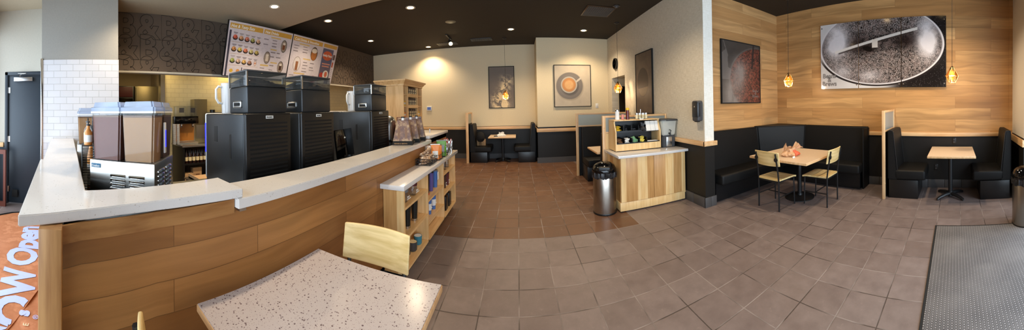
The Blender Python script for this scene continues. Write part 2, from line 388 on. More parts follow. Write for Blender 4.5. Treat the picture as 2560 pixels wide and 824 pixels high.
def painted(name, w, h, nu, nv, img, parent, m4, mat='print_matte', depth=.004):
    """flat printed sheet; img(U, V) -> rgb arrays in 0..255, V=0 at the top; per-vertex print colours"""
    U, V = np.meshgrid(np.linspace(0, 1, nu+1), np.linspace(0, 1, nv+1), indexing='ij')
    rgb = np.clip(np.stack(img(U, V), -1), 0, 255)/255.0
    L = np.where(rgb <= .04045, rgb/12.92, ((rgb+.055)/1.055)**2.4)
    co = np.stack([U*w, (1-V)*h, np.full_like(U, depth)], -1).reshape(-1, 3)
    idx = np.arange((nu+1)*(nv+1)).reshape(nu+1, nv+1)
    q = np.stack([idx[:-1, :-1], idx[:-1, 1:], idx[1:, 1:], idx[1:, :-1]], -1).reshape(-1, 4).tolist()
    n0 = len(co); back = [(0, 0, 0), (w, 0, 0), (w, h, 0), (0, h, 0)]
    co = np.vstack([co, np.array(back)])
    tl, tr, br, bl = idx[0, 0], idx[nu, 0], idx[nu, nv], idx[0, nv]
    q += [(n0, n0+3, n0+2, n0+1), (int(bl), n0, n0+1, int(br)), (int(br), n0+1, n0+2, int(tr)), (int(tr), n0+2, n0+3, int(tl)), (int(tl), n0+3, n0, int(bl))]
    me = bpy.data.meshes.new(name); me.from_pydata(co.tolist(), [], q); me.update()
    at = me.color_attributes.new('Col', 'FLOAT_COLOR', 'POINT')
    c4 = np.ones((len(co), 4)); c4[:n0, :3] = L.reshape(-1, 3); c4[n0:, :3] = .05
    at.data.foreach_set('color', c4.ravel()); me.transform(m4); me.materials.append(M[mat])
    o = bpy.data.objects.new(name, me); COL.objects.link(o)
    if parent: o.parent = parent
    return o
_rs = np.random.RandomState(3)
def vnoise(U, V, s, seed=0):
    rs = np.random.RandomState(seed); G = rs.rand(64, 64)
    x, y = U*s, V*s; xi, yi = np.floor(x).astype(int), np.floor(y).astype(int); fx, fy = x-xi, y-yi
    fx = fx*fx*(3-2*fx); fy = fy*fy*(3-2*fy); g = lambda a, b: G[a % 64, b % 64]
    return (g(xi, yi)*(1-fx)+g(xi+1, yi)*fx)*(1-fy)+(g(xi, yi+1)*(1-fx)+g(xi+1, yi+1)*fx)*fy
def fbm(U, V, s, seed=0, n=4):
    return sum(vnoise(U, V, s*2**i, seed+i)*.5**i for i in range(n))/sum(.5**i for i in range(n))
def mixc(a, b, f): return [x*(1-f)+y*f for x, y in zip(a, b)]
def const(U, c): return [np.full_like(U, float(x)) for x in c]
def sstep(x, a, b):
    t = np.clip((x-a)/(b-a), 0, 1); return t*t*(3-2*t)

# ================================================================== THE ROOM
XR, YB, YBR, XM, ZC = 5.05, 8.6, 7.75, -4.9, 3.5
struct('floor', MB().box(-8.2, 5.5, -2.6, 9, -.05, 0), 'floor_tile')
struct('ceiling', MB().box(-8.2, 5.5, -2.6, 9, ZC, ZC+.06), 'ceiling_black')
struct('trim_1', MB().box(-5.0, -.8, -1.6, 4.05, 3.39, 3.498), 'soffit_paint', label='lowered beige soffit over the service counter')
# back wall, left stretch, and the shallower right stretch
struct('wall_back', MB().box(-5.1, .53, YB, YB+.1, 1.0, ZC), 'cream_paint')
struct('wall_back_lower', MB().box(-5.1, .53, YB-.005, YB+.1, 0, 1.0), 'black_wainscot')
struct('wall_back_right', MB().box(.53, 2.75, YBR, YB+.1, 1.0, ZC), 'cream_paint')
struct('wall_back_right_lower', MB().box(.525, 2.75, YBR-.005, YB+.1, 0, 1.0), 'black_wainscot')
struct('trim_2', MB().box(-5.0, .53, YB-.03, YB, .9, .99, .004), 'trim_wood_x')
struct('trim_3', MB().box(.505, 2.6, YBR-.03, YBR-.001, .86, .96, .004).box(.505, .529, YBR, YB-.03, .86, .96), 'trim_wood_x')
struct('baseboard_back', MB().box(-5.0, .5, YB-.022, YB-.006, 0, .15).box(.5, 2.6, YBR-.022, YBR-.006, 0, .15), 'tile_base')
# partition wall with the sanitiser, its doorway and its thick near end
pw = MB().box(2.6, 2.78, 3.3, 6.42, 1.0, ZC).box(2.6, 2.78, 7.4, YBR, 1.0, ZC).box(2.6, 2.78, 6.42, 7.4, 2.32, ZC)
struct('wall_partition', pw, 'woven_wall')
struct('wall_partition_end', MB().box(2.601, 2.779, 3.292, 3.3, 1.0, ZC), 'woven_wall_x')
struct('wall_partition_lower', MB().box(2.595, 2.785, 3.29, 6.42, 0, 1.0).box(2.595, 2.785, 7.4, YBR, 0, 1.0), 'black_wainscot')
struct('trim_4', MB().box(2.565, 2.6, 3.262, 6.42, .93, 1.0, .004).box(2.565, 2.82, 3.255, 3.292, .93, 1.0, .004), 'trim_wood')
bb = MB()
y = 3.27
while y < 6.3: bb.box(2.575, 2.594, y+.002, y+.303, 0, .15, .003); y += .306
bb.box(2.575, 2.69, 3.27, 3.29, 0, .15, .003).box(2.692, 2.80, 3.27, 3.29, 0, .15, .003)
struct('baseboard_partition', bb, 'tile_base')
# passage seen through the doorway
struct('wall_passage', MB().box(2.78, 4.6, 6.35, 6.42, 0, ZC).box(3.9, 4.0, 6.42, YBR+.1, 0, ZC).box(2.78, 4.6, 7.4, 7.47, 0, ZC), 'cream_paint')
struct('door_2', MB().box(2.80, 3.62, 7.36, 7.395, 0, 2.1, .004), 'gloss_black')
# wood-clad corner
struct('wall_wood', MB().box(2.78, XR+.1, 3.75, 3.85, .98, ZC), 'wall_planks_x')
struct('wall_wood_lower', MB().box(2.78, XR+.1, 3.74, 3.85, 0, .98), 'black_wainscot')
struct('wall_right', MB().box(XR, XR+.1, -1.05, 3.85, 1.0, ZC), 'wall_planks_y')
struct('wall_right_lower', MB().box(XR-.006, XR+.1, -1.05, 3.85, 0, 1.0), 'black_wainscot')
struct('trim_5', MB().box(XR-.025, XR-.001, -1.05, 3.75, .935, 1.005, .003), 'trim_wood')
struct('trim_6', MB().box(XR-.02, XR-.001, -1.05, -.985, 1.0, ZC), 'wall_planks_y')
bb = MB(); y = -1.03
while y < 3.5: bb.box(XR-.022, XR-.007, y+.002, y+.303, 0, .15, .003); y += .306
struct('baseboard_right', bb, 'tile_base')
# window-side pier at the right with its own chair rail
struct('wall_front_pier', MB().box(4.15, XR+.1, -1.7, -1.05, 1.0, ZC), 'white_paint')
struct('wall_front_pier_lower', MB().box(4.15, XR+.1, -1.7, -1.045, 0, 1.0), 'black_wainscot')
struct('trim_7', MB().box(4.12, XR, -1.045, -1.015, .87, .98, .004), 'trim_wood_x')
# glazed front wall behind the viewer
struct('wall_front', MB().box(-5.0, 4.2, -1.72, -1.6, 3.0, ZC).box(-5.0, 4.2, -1.72, -1.6, 0, .12), 'white_paint')
wx = [-4.66, -2.95, -1.2, .55, 2.3, 4.1]
for i, (a, b) in enumerate(zip(wx, wx[1:])):
    w = struct('window_%d' % (i+1), MB().box(a, a+.05, -1.69, -1.61, .12, 3.0).box(b-.05, b, -1.69, -1.61, .12, 3.0)
        .box(a, b, -1.69, -1.61, .12, .17).box(a, b, -1.69, -1.61, 2.95, 3.0).box(a, b, -1.68, -1.62, 2.2, 2.25), 'red_wood')
    MB().box(a+.05, b-.05, -1.66, -1.654, .17, 2.95).build('glass', 'window_glass', w)
# left: door wall, tiled pilaster, wallpapered bulkhead, kitchen beyond
struct('wall_left', MB().box(-4.95, -4.75, -1.72, -1.34, 1.0, ZC).box(-4.95, -4.75, -1.34, -.36, 2.3, ZC).box(-4.95, -4.75, -.36, .0, 0, ZC), 'beige_paint')
struct('wall_left_lower', MB().box(-4.95, -4.745, -1.72, -1.34, 0, 1.0), 'door_paint')
struct('trim_8', MB().box(-4.745, -4.715, -1.6, -1.36, .98, 1.06, .004), 'trim_wood')
struct('window_6', MB().box(-4.62, -4.55, -1.50, -1.27, 0, .07).box(-4.62, -4.55, -1.50, -1.27, .88, .95).box(-4.62, -4.55, -1.31, -1.27, .07, .88).box(-4.62, -4.55, -1.5, -1.46, .07, .88), 'red_wood')
d = struct('door_1', MB().box(-4.82, -4.77, -1.28, -.42, .01, 2.24, .003), 'door_paint')
MB().box(-4.84, -4.735, -1.34, -1.285, 0, 2.3, .004).box(-4.84, -4.735, -.415, -.36, 0, 2.3, .004).box(-4.84, -4.735, -1.34, -.36, 2.245, 2.3, .004).build('door_frame', 'door_paint', d)
for z in (.25, 1.12, 1.98):
    MB().cyl((-4.755, -1.283, z-.05), (-4.755, -1.283, z+.05), .011).box(-4.77, -4.763, -1.283, -1.25, z-.05, z+.05).build('hinge', 'chrome', d)
hd = MB().cyl((-4.77, -.585, 1.09), (-4.745, -.585, 1.09), .034, seg=20).build('door_handle', 'chrome', d)
MB().tube([(-4.745, -.585, 1.09), (-4.71, -.585, 1.09), (-4.70, -.6, 1.09), (-4.70, -.70, 1.085)], .011).build('lever', 'chrome', hd)
cl = MB().box(-4.77, -4.70, -1.17, -.84, 2.13, 2.20, .006).build('door_closer', 'steel', d)
MB().tube([(-4.72, -1.06, 2.2), (-4.70, -1.06, 2.24), (-4.62, -.93, 2.25), (-4.73, -1.1, 2.27)], .01, 6).build('closer_arm', 'steel', cl)
MB().box(-4.745, -4.72, -1.2, -1.1, .12, .25, .01).build('kick_stop', 'rubber', d)
struct('wall_pilaster', MB().box(-4.95, -4.305, -.62, .575, 0, 3.39), 'pilaster_paint')
struct('wall_pilaster_tiles', MB().box(-4.31, -4.295, -.6, .58, 0, 2.41), 'subway_white')
struct('trim_9', MB().box(-4.32, -4.285, -.635, -.6, 0, 2.43, .003), 'chrome', label='polished metal corner guard on the tiled pilaster')
wl = struct('wall_menu', MB().box(-5.05, XM, .55, YB, 2.33, ZC), 'wallpaper')
# outlined letter pattern of the wallpaper: thin raised lines on the wall surface
def letter_pattern():
    m = frame((XM+.002, .62, 2.34), (0, 1, 0), (0, 0, 1))
    P = []
    for r in range(3):
        P.append(lettering('p', 'B&'*10, .62, 'wallpaper_line', None, m @ Matrix.Translation((-.40*(r % 2), -.16+r*.38, 0)), outline=.0042, offset=.02, space=1.12))
    bm = bmesh.new()
    for p in P: bm.from_mesh(p.data)
    dead = [v for v in bm.verts if v.co.z > 3.49 or v.co.z < 2.335 or v.co.y > YB-.02 or v.co.y < .6 or (v.co.z > 3.385 and v.co.y < 4.05)]
    bmesh.ops.delete(bm, geom=dead, context='VERTS')
    me = bpy.data.meshes.new('wallpaper_pattern'); bm.to_mesh(me); me.materials.append(M['wallpaper_line'])
    o = bpy.data.objects.new('wallpaper_pattern', me); COL.objects.link(o); o.parent = wl
    for p in P: bpy.data.objects.remove(p)
letter_pattern()
struct('trim_10', MB().box(-5.05, XM+.012, .56, YB, 2.3, 2.335, .003), 'beige_paint')
struct('wall_kitchen', MB().box(-6.1, -6.0, 1.84, YB, 0, 3.0), 'subway_cream')
struct('wall_kitchen_end', MB().box(-6.1, -5.93, 1.74, 1.84, 0, 3.0), 'steel')
struct('wall_kitchen_far', MB().box(-7.3, -7.2, -.7, 1.84, 0, 3.0).box(-7.3, -6.1, 1.84, 1.9, 0, 3.0).box(-7.3, -4.9, -.72, -.62, 0, 3.0), 'cream_paint')
struct('wall_kitchen_back', MB().box(-6.1, -5.05, YB, YB+.1, 0, 3.4), 'cream_paint')
struct('ceiling_kitchen', MB().box(-7.3, -5.05, -.7, YB, 2.72, 2.78), 'white_paint')

# ------------------------------------------------------------------ camera, world and lights
cam = bpy.data.cameras.new('camera'); co = bpy.data.objects.new('camera', cam); COL.objects.link(co)
cam.type = 'PANO'; cam.panorama_type = 'CENTRAL_CYLINDRICAL'
F_, X1_, Y0_ = 695.3, 1295.9, 266.2
cam.central_cylindrical_range_u_min = (0-X1_)/F_; cam.central_cylindrical_range_u_max = (2560-X1_)/F_
cam.central_cylindrical_range_v_min = (Y0_-824)/F_; cam.central_cylindrical_range_v_max = Y0_/F_
cam.central_cylindrical_radius = 1.0; cam.clip_start = .02
ROLL = 0.0219
co.matrix_world = Matrix.Translation((0, 0, H)) @ Matrix.Rotation(ROLL, 4, 'Y') @ Matrix.Rotation(PI/2, 4, 'X')
sc = bpy.context.scene; sc.camera = co
sc.view_settings.view_transform = 'Standard'; sc.view_settings.look = 'None'; sc.view_settings.gamma = 1
sc.view_settings.use_curve_mapping = False; sc.view_settings.exposure = .32
sc.cycles.use_denoising = True; sc.cycles.max_bounces = 7; sc.cycles.transparent_max_bounces = 16
sc.cycles.caustics_reflective = False; sc.cycles.caustics_refractive = False; sc.cycles.sample_clamp_indirect = 4

wd = bpy.data.worlds.new('world'); sc.world = wd; wd.use_nodes = True
bg = wd.node_tree.nodes['Background']; bg.inputs[0].default_value = (.75, .86, 1, 1); bg.inputs[1].default_value = 1.0
def lamp(name, kind, loc, energy, color, rot=(0, 0, 0), **kw):
    L = bpy.data.lights.new(name, kind); L.energy = energy; L.color = color
    for k, v in kw.items(): setattr(L, k, v)
    o = bpy.data.objects.new(name, L); COL.objects.link(o); o.location = loc; o.rotation_euler = rot; return o
lamp('window_daylight', 'AREA', (-.25, -1.85, 1.65), 390, (.80, .89, 1), (PI/2, 0, 0), shape='RECTANGLE', size=8.6, size_y=2.7)

# ================================================================== SERVICE COUNTER
def panel_x(y):      # the front face bows in slightly towards the near corner
    pts = [(-.152, -1.085), (0, -1.165), (.335, -1.238), (.8, -1.252), (4.75, -1.26)]
    for (a, b), (c, d) in zip(pts, pts[1:]):
        if y <= c: return b+(d-b)*(y-a)/(c-a)
    return -1.26
PY = [-.152, -.08, 0, .12, .24, .335, .5, .65, .745, .8, 1.5, 2.5, 3.5, 4.6]
cnt = thing('service_counter', 'long wood-planked service counter base under the white speckled worktops', 'counter', (-1.35, 2.2, 0))
iv = Matrix.Translation((1.35, -2.2, 0))
def P_(mb, name, mat, par=cnt): return mb.build(name, mat, par, mat4=iv)
front = [(panel_x(y), y) for y in PY]
P_(MB().prism(front + [(-1.42, 4.6), (-1.42, .0), (-4.29, -.14), (-4.29, -.152)], .1, 1.092), 'body', 'black_plastic')
face = [(panel_x(y)+.012, y) for y in PY[1:]] + [(panel_x(y)-.003, y) for y in PY[:0:-1]]
P_(MB().prism(face, .12, 1.09), 'plank_panel', 'counter_planks')
ap = [(panel_x(y)+.024, y) for y in PY[1:] if y < .75] + [(panel_x(y)+.010, y) for y in PY[::-1] if -.1 < y < .75]
P_(MB().prism(ap, 1.068, 1.14), 'apron', 'counter_apron')
P_(MB().box(-1.19, -1.062, -.165, -.075, 0, 1.142, .003), 'corner_post', 'counter_post')
P_(MB().box(-4.29, -1.19, -.165, -.15, .1, 1.142), 'side_panel', 'counter_apron')
P_(MB().prism([(-1.2, -.1), (-1.31, .3), (-1.31, 4.55), (-1.4, 4.55), (-1.4, 0), (-4.2, 0), (-4.2, -.1)], 0, .1), 'toe_kick', 'black_plastic')
P_(MB().box(-1.3, -1.26, 3.78, 4.7, 1.09, 1.148).box(-1.62, -1.26, 3.79, 4.7, .9, 1.148), 'riser', 'counter_apron')
P_(MB().box(-1.41, -1.2, .76, .8, 1.08, 1.094), 'bracket', 'steel')
ct = MB().prism([(-1.053, -.243), (-1.144, -.013), (-1.192, .17), (-1.214, .335), (-1.218, .55), (-1.208, .787), (-1.496, .795), (-1.432, .02), (-4.29, -.125), (-4.29, -.47), (-2.36, -.325), (-2.36, -.35)], 1.146, 1.19, .004)
tag(ct.build('countertop', 'quartz'), 'raised L-shaped white speckled worktop nearest the window, turning to the tiled pilaster', 'countertop')
ct = MB().prism([(-1.195, .75), (-1.215, 1.6), (-1.225, 3.76), (-1.515, 3.76), (-1.5, .75)], 1.094, 1.145, .004)
tag(ct.build('countertop', 'quartz'), 'long straight white speckled worktop in front of the coffee machines', 'countertop')
ct = MB().box(-1.85, -1.262, 3.78, 4.84, 1.15, 1.192, .004)
tag(ct.build('countertop', 'quartz'), 'short raised worktop at the far end of the counter behind the drink carriers', 'countertop')
hb = MB().cyl((-1.42, 4.28, 1.192), (-1.42, 4.28, 1.25), .009).sphere((-1.42, 4.28, 1.255), .013, 10)
tag(hb.build('counter_bell', 'chrome'), 'small upright chrome stub standing on the far raised worktop', 'bell')
rg = MB().box(-1.74, -1.5, 3.9, 4.15, 1.192, 1.197, .002)
tag(rg.build('paper_sheet', 'paper_white'), 'white paper sheet lying on the far raised worktop', 'paper')
# back counter with a steel top
bc = thing('back_counter', 'black back counter with steel top carrying the coffee machines', 'counter', (-2.1, 2.4, 0))
iv2 = Matrix.Translation((2.1, -2.4, 0))
MB().box(-2.6, -1.66, .02, 4.9, .1, .87).prism([(-2.6, .0), (-2.6, .62), (-4.2, .62), (-4.2, -.1)], .1, .87).box(-2.55, -1.7, .1, 4.85, 0, .1).build('body', 'black_plastic', bc, mat4=iv2)
MB().prism([(-1.64, .006), (-1.64, 4.92), (-2.62, 4.92), (-2.62, .64), (-4.22, .64), (-4.22, -.12)], .87, .9, .003).build('steel_top', 'steel', bc, mat4=iv2)

# ------------------------------------------------------------------ low display shelf on the customer side
sh = thing('display_shelf', 'low wooden cubby shelf with white top against the counter front', 'shelf unit', (-1.15, 3.4, 0))
iv3 = Matrix.Translation((1.15, -3.4, 0))
def S_(mb, name, mat): return mb.build(name, mat, sh, mat4=iv3)
SX0, SX1 = -1.238, -1.03
S_(MB().box(SX0-.007, -1.0, 2.26, 4.44, .855, .9, .004), 'shelf_top', 'quartz')
S_(MB().box(SX0, SX0+.012, 2.34, 4.36, .08, .855), 'back_panel', 'maple_h')
S_(MB().box(SX0, SX1, 2.32, 2.345, .08, .855).box(-1.10, SX1+.004, 2.312, 2.32, .08, .855), 'side_panel', 'hickory_a')
S_(MB().box(SX0, -1.10, 2.312, 2.3199, .08, .855), 'side_strip', 'hickory_b')
S_(MB().box(SX0, SX1, 4.34, 4.365, .08, .855), 'side_panel', 'maple')
for a in (2.985, 3.655): S_(MB().box(SX0, SX1, a, a+.025, .08, .855), 'divider', 'maple')
for (a, b, z) in ((2.345, 2.985, .655), (2.345, 2.985, .375), (2.345, 4.34, .08), (3.01, 3.655, .52), (3.01, 3.655, .262), (3.68, 4.34, .66), (3.68, 4.34, .385)):
    S_(MB().box(SX0+.012, SX1, a, b, z, z+.022), 'shelf', 'maple_h')
S_(MB().box(SX0, SX1-.05, 2.36, 4.34, 0, .08), 'toe_kick', 'black_plastic')
CX = -1.115
def lathe_thing(name, label, cat, loc, parts, group=None, seg=20):
    t = thing(name, label, cat, loc, 0, group)
    for pn, prof, mat in parts: MB().lathe(prof, seg=seg).build(pn, mat, t)
    return t
def glass_mug(y, lid, label):
    t = lathe_thing('glass_mug', label, 'mug', (CX, y, .677), [
        ('bowl', [(0, 0), (.03, 0), (.045, .01), (.052, .04), (.05, .09), (.047, .1), (.044, .1), (.047, .04), (.03, .012), (0, .01)], 'clear_plastic'),
        ('lid', [(0, .1), (.05, .1), (.052, .125), (.044, .135), (.02, .137), (.018, .145), (0, .146)], lid)])
    lettering('print', 'Beans\n& Brews', .026, 'paper_white', t, frame((.0535, -.03, .05), (0, 1, 0), (0, 0, 1)), line=.85)
glass_mug(2.50, 'grey_plastic', 'clear glass mug with grey lid on the top cubby shelf')
glass_mug(2.74, 'maroon', 'clear glass mug with maroon lid on the top cubby shelf')
def tumbler(name, label, y, z, h, r, mat, lid='steel', txt=None, grp=None, base=None, x=CX):
    parts = [('cup', [(0, 0), (r*.72, 0), (r*.74, .012), (r*.98, h*.9), (r, h*.92), (r*.9, h*.93), (0, h*.93)], mat),
             ('lid', [(0, h*.93), (r*1.03, h*.93), (r*1.05, h*.97), (r*.9, h), (0, h)], lid)]
    if base: parts.append(('base_band', [(0, -.0), (r*.78, 0), (r*.8, .02), (r*.74, .021), (0, .021)], base))
    t = lathe_thing(name, label, 'tumbler', (x, y, z), parts, grp)
    if txt:
        lettering('print', txt, .024, 'paper_white', t, frame((r*.93, -.02, h*.35), (0, 1, 0), (0, 0, 1)), line=.85)
    return t
g = 'black steel tumblers on the middle shelf of the near cubby'
tumbler('travel_tumbler', 'black tumbler nearest the chair, half hidden by the side panel', 2.41, .397, .22, .04, 'tumbler_black', grp=g, base='steel')
tumbler('travel_tumbler', 'black tumbler with steel lid in the middle of three', 2.58, .397, .235, .043, 'tumbler_black', grp=g, base='steel')
tumbler('travel_tumbler', 'black tumbler with steel lid beside the cubby divider', 2.78, .397, .225, .04, 'tumbler_black', grp=g, base='steel')
def mug(y, mat, inner, label, x=CX):
    t = thing('coffee_mug', label, 'mug', (x, y, .102))
    MB().lathe([(0, 0), (.036, 0), (.043, .01), (.046, .09), (.042, .092), (.04, .012), (0, .01)]).build('cup', mat, t)
    MB().lathe([(.0385, .016), (.041, .09)]).build('cup_lining', inner, t)
    MB().tube([(.0, .043, .075), (.0, .07, .07), (.0, .074, .045), (.0, .045, .022)], .006).build('handle', mat, t)
mug(2.72, 'dark_grey', 'cream_label', 'dark mug on the bottom shelf beside the teal mug')
mug(2.87, 'teal', 'white_plastic', 'teal and white mug on the bottom cubby shelf')
tumbler('travel_tumbler', 'white slim tumbler on the top shelf of the centre cubby', 3.06, .542, .2, .033, 'white_plastic', 'white_plastic')
tumbler('travel_tumbler', 'tall black and red tumbler in the centre cubby', 3.2, .542, .265, .038, 'tumbler_black', 'black_plastic', base='red')
tumbler('travel_tumbler', 'purple tumbler with dark lid in the centre cubby', 3.36, .542, .25, .036, 'purple', 'black_plastic')
t = tumbler('travel_tumbler', 'blue tumbler with a white paper tag in the centre cubby', 3.54, .542, .23, .038, 'blue', 'grey_plastic')
MB().box(.042, .045, -.03, .03, .1, .2, .001, 1).build('paper_tag', 'paper_white', t)
for i, (y, lb) in enumerate(((3.09, 'blue and white patterned bottle at the near end of its row of three'), (3.27, 'blue and white patterned bottle in the middle of its row of three'), (3.45, 'blue and white patterned bottle at the far end of its row of three'))):
    t = tumbler('water_bottle', lb, y, .284, .2, .036, 'blue', 'blue', grp='blue and white bottles in the centre cubby', txt='B&B')
    MB().lathe([(.0315, .05), (.0355, .13)]).build('white_band', 'white_plastic', t)
for y, lb in ((3.8, 'clear glass bottle nearer the divider, top shelf of far cubby'), (3.98, 'clear glass bottle in the middle of the far cubby top shelf'), (4.15, 'clear glass bottle nearest the end panel, top shelf')):
    lathe_thing('glass_bottle', lb, 'bottle', (CX, y, .682), [('glass', [(0, 0), (.036, 0), (.038, .08), (.03, .11), (.03, .125), (.027, .125), (.034, .08), (.033, .005), (0, .004)], 'clear_plastic'), ('cap', [(0, .125), (.031, .125), (.031, .145), (0, .146)], 'chrome')], 'clear bottles on the far cubby top shelf')
for y, m, nm in ((3.8, 'tumbler_green', 'dark green'), (3.98, 'tumbler_brown', 'brown'), (4.15, 'maroon', 'dark red')):
    tumbler('travel_tumbler', nm+' short tumbler with print in the far cubby', y, .407, .2, .037, m, 'black_plastic', 'Beans\n&\nBrews')
t = tumbler('straw_cup', 'clear pink cup with straw on the bottom of the far cubby', 3.78, .102, .19, .042, 'clear_pink', 'clear_plastic')
MB().cyl((0, 0, .02), (.01, .015, .26), .004, seg=8).build('straw', 'white_plastic', t)
for y, lb in ((3.95, 'black boxed gift in the bottom of the far cubby'), (4.14, 'black boxed gift tight against the far end panel')):
    t = tag(MB().box(CX-.07, CX+.05, y-.06, y+.06, .102, .30, .003).build('gift_box', 'black_plastic'), lb, 'box', 'black boxes in the far cubby')

# things on the white shelf top
bk = thing('wire_basket', 'small black wire basket full of wrapped bars on the low shelf', 'basket', (-1.14, 3.29, .9))
w = MB()
for z in (.006, .04, .075): w.tube([(-.09, -.15, z), (.09, -.15, z), (.09, .15, z), (-.09, .15, z)], .0035, 6, True)
for i in range(9): w.cyl((-.09, -.15+i*.0375, .006), (-.09, -.15+i*.0375, .075), .0022, seg=5).cyl((.09, -.15+i*.0375, .006), (.09, -.15+i*.0375, .075), .0022, seg=5).cyl((-.09, -.15+i*.0375, .006), (.09, -.15+i*.0375, .006), .0022, seg=5)
for i in range(6): w.cyl((-.09+i*.036, -.15, .006), (-.09+i*.036, -.15, .075), .0022, seg=5).cyl((-.09+i*.036, .15, .006), (-.09+i*.036, .15, .075), .0022, seg=5)
w.build('wire_frame', 'black_metal', bk)
MB().tube([(.092, -.045, .02), (.094, -.045, .052), (.094, .045, .052), (.092, .045, .02)], .004, 6, True).build('label_frame', 'black_metal', bk)
def packet(L, W, T, mat, name):
    def f(u, v):
        x, y = (u-.5)*L, (v-.5)*W
        th = T*max(0, (1-(2*u-1)**6))*max(0, (1-(2*v-1)**4))*.5
        return (x, y, th+.002*math.sin(u*40)*(abs(2*u-1) > .85))
    def g(u, v): p = f(u, v); return (p[0], p[1], -p[2]-.0005)
    return MB().grid(f, 12, 6).grid(g, 12, 6).build(name, mat)
bar = packet(.13, .045, .024, 'snack_print', 'snack_bar'); tag(bar, 'cream wrapped snack bar in the wire basket', 'snack bar', 'wrapped bars in the wire basket')
k = 0
for lay in range(3):
    for i in range(6):
        o = bar if k == 0 else bar.copy()
        if k: COL.objects.link(o)
        o.location = (-1.14+random.uniform(-.02, .02), 3.175+i*.046+lay*.008, .922+lay*.03+random.uniform(0, .006)); o.rotation_euler = (random.uniform(-.25, .25), random.uniform(-.25, .25), random.uniform(-.35, .35)); k += 1
for i in range(3):
    o = bar.copy(); COL.objects.link(o); o.location = (-1.15, 3.21+i*.075, 1.045); o.rotation_euler = (.4*(i-1), -.5, .5+i*.5)
def pouch(name, label, cat, loc, rz, w, h, d, mat, lab, labmat, label_z=(.25, .75)):
    t = thing(name, label, cat, loc, rz)
    def side(s):
        def f(u, v):
            x = (u-.5)*w*(1-.06*math.sin(v*PI)); th = d*.5*(1-v)**.6*(1-(2*u-1)**4)**.5*s + .003*math.sin(9*u+7*v)*s*(v < .9)
            return (x, th, v*h)
        return f
    MB().grid(side(1), 10, 14).grid(side(-1), 10, 14).grid(lambda u, v: ((u-.5)*w, (v-.5)*d*(1-(2*u-1)**4)**.5, .0005), 8, 4).build('bag', mat, t)
    def lf(u, v):
        vv = label_z[0]+(label_z[1]-label_z[0])*v; uu = .2+.6*u; p = side(-1)(uu, vv); return (p[0], p[1]-.002, p[2])
    MB().grid(lf, 6, 6).build('label_patch', labmat, t)
    MB().box(-w/2, w/2, -.003, .003, h-.012, h+.003).build('seal', labmat, t)
    return t
cx = 0
def clear_bin(loc, label, sx=.09, sy=.1, h=.07):
    t = thing('wire_bin', label, 'bin', loc)
    w = MB()
    for z in (.004, h): w.tube([(-sx, -sy, z), (sx, -sy, z), (sx, sy, z), (-sx, sy, z)], .003, 6, True)
    for i in range(7):
        q = -1+i/3
        w.cyl((-sx, sy*q, .004), (-sx, sy*q, h), .002, seg=5).cyl((sx, sy*q, .004), (sx, sy*q, h), .002, seg=5).cyl((sx*q, -sy, .004), (sx*q, -sy, h), .002, seg=5).cyl((sx*q, sy, .004), (sx*q, sy, h), .002, seg=5).cyl((-sx, sy*q, .004), (sx, sy*q, .004), .002, seg=5)
    w.build('wire_frame', 'black_metal', t)
clear_bin((-1.13, 3.60, .9), 'black wire bin holding the orange snack bags')
pouch('snack_bag', 'orange snack bag with white panel, nearest in the wire bin', 'snack bag', (-1.11, 3.56, .908), .3, .13, .2, .05, 'orange', 0, 'label_white', (.1, .55))
pouch('snack_bag', 'brown and white snack bag leaning against the counter', 'snack bag', (-1.19, 3.53, .908), .5, .11, .19, .04, 'snack_print', 0, 'brown_pack')
pouch('snack_bag', 'orange snack bag with dark base behind the nearest one', 'snack bag', (-1.11, 3.65, .908), .3, .13, .18, .05, 'orange', 0, 'brown_pack', (.05, .4))
clear_bin((-1.13, 3.87, .9), 'black wire bin holding the green snack bags')
pouch('snack_bag', 'green snack bag with grey panel standing in its bin', 'snack bag', (-1.10, 3.83, .908), .3, .14, .22, .05, 'green', 0, 'grey_plastic', (.25, .7))
pouch('snack_bag', 'green snack bag behind the front green one', 'snack bag', (-1.13, 3.93, .908), .2, .14, .21, .05, 'green', 0, 'green', (.2, .5))
jar = lathe_thing('glass_jar', 'clear jar of red and white striped sticks at the shelf end', 'jar', (-1.12, 4.19, .9), [('glass', [(0, 0), (.05, 0), (.058, .02), (.058, .11), (.05, .12), (.047, .12), (.054, .11), (.054, .02), (.045, .006), (0, .005)], 'clear_plastic'), ('foil', [(0, .006), (.04, .006), (.047, .07), (.03, .1), (0, .1)], 'steel')])
st = MB()
st.cyl((0, 0, 0), (0, 0, .19), .006, seg=8)
stick = st.build('striped_stick', 'red'); tag(stick, 'red and white wrapped stick standing in the clear jar', 'sweet', 'striped sticks in the jar')
tp = MB().box(-.011, .011, -.004, .004, .06, .13).box(-.011, .011, -.004, .004, .15, .18).build('wrapper', 'paper_white', stick)
for i in range(9):
    s = stick if i == 0 else dup(stick)
    a = i*2.4; r = .008+.025*(i/9); s.location = (-1.12+r*math.cos(a), 4.19+r*math.sin(a), .925); s.rotation_euler = (-.35*math.sin(a)*r*25, .35*math.cos(a)*r*25, a)
pouch('snack_bag', 'slim silver packet standing at the very end of the low shelf', 'snack bag', (-1.1, 4.31, .9), .2, .09, .17, .03, 'steel', 0, 'grey_plastic')

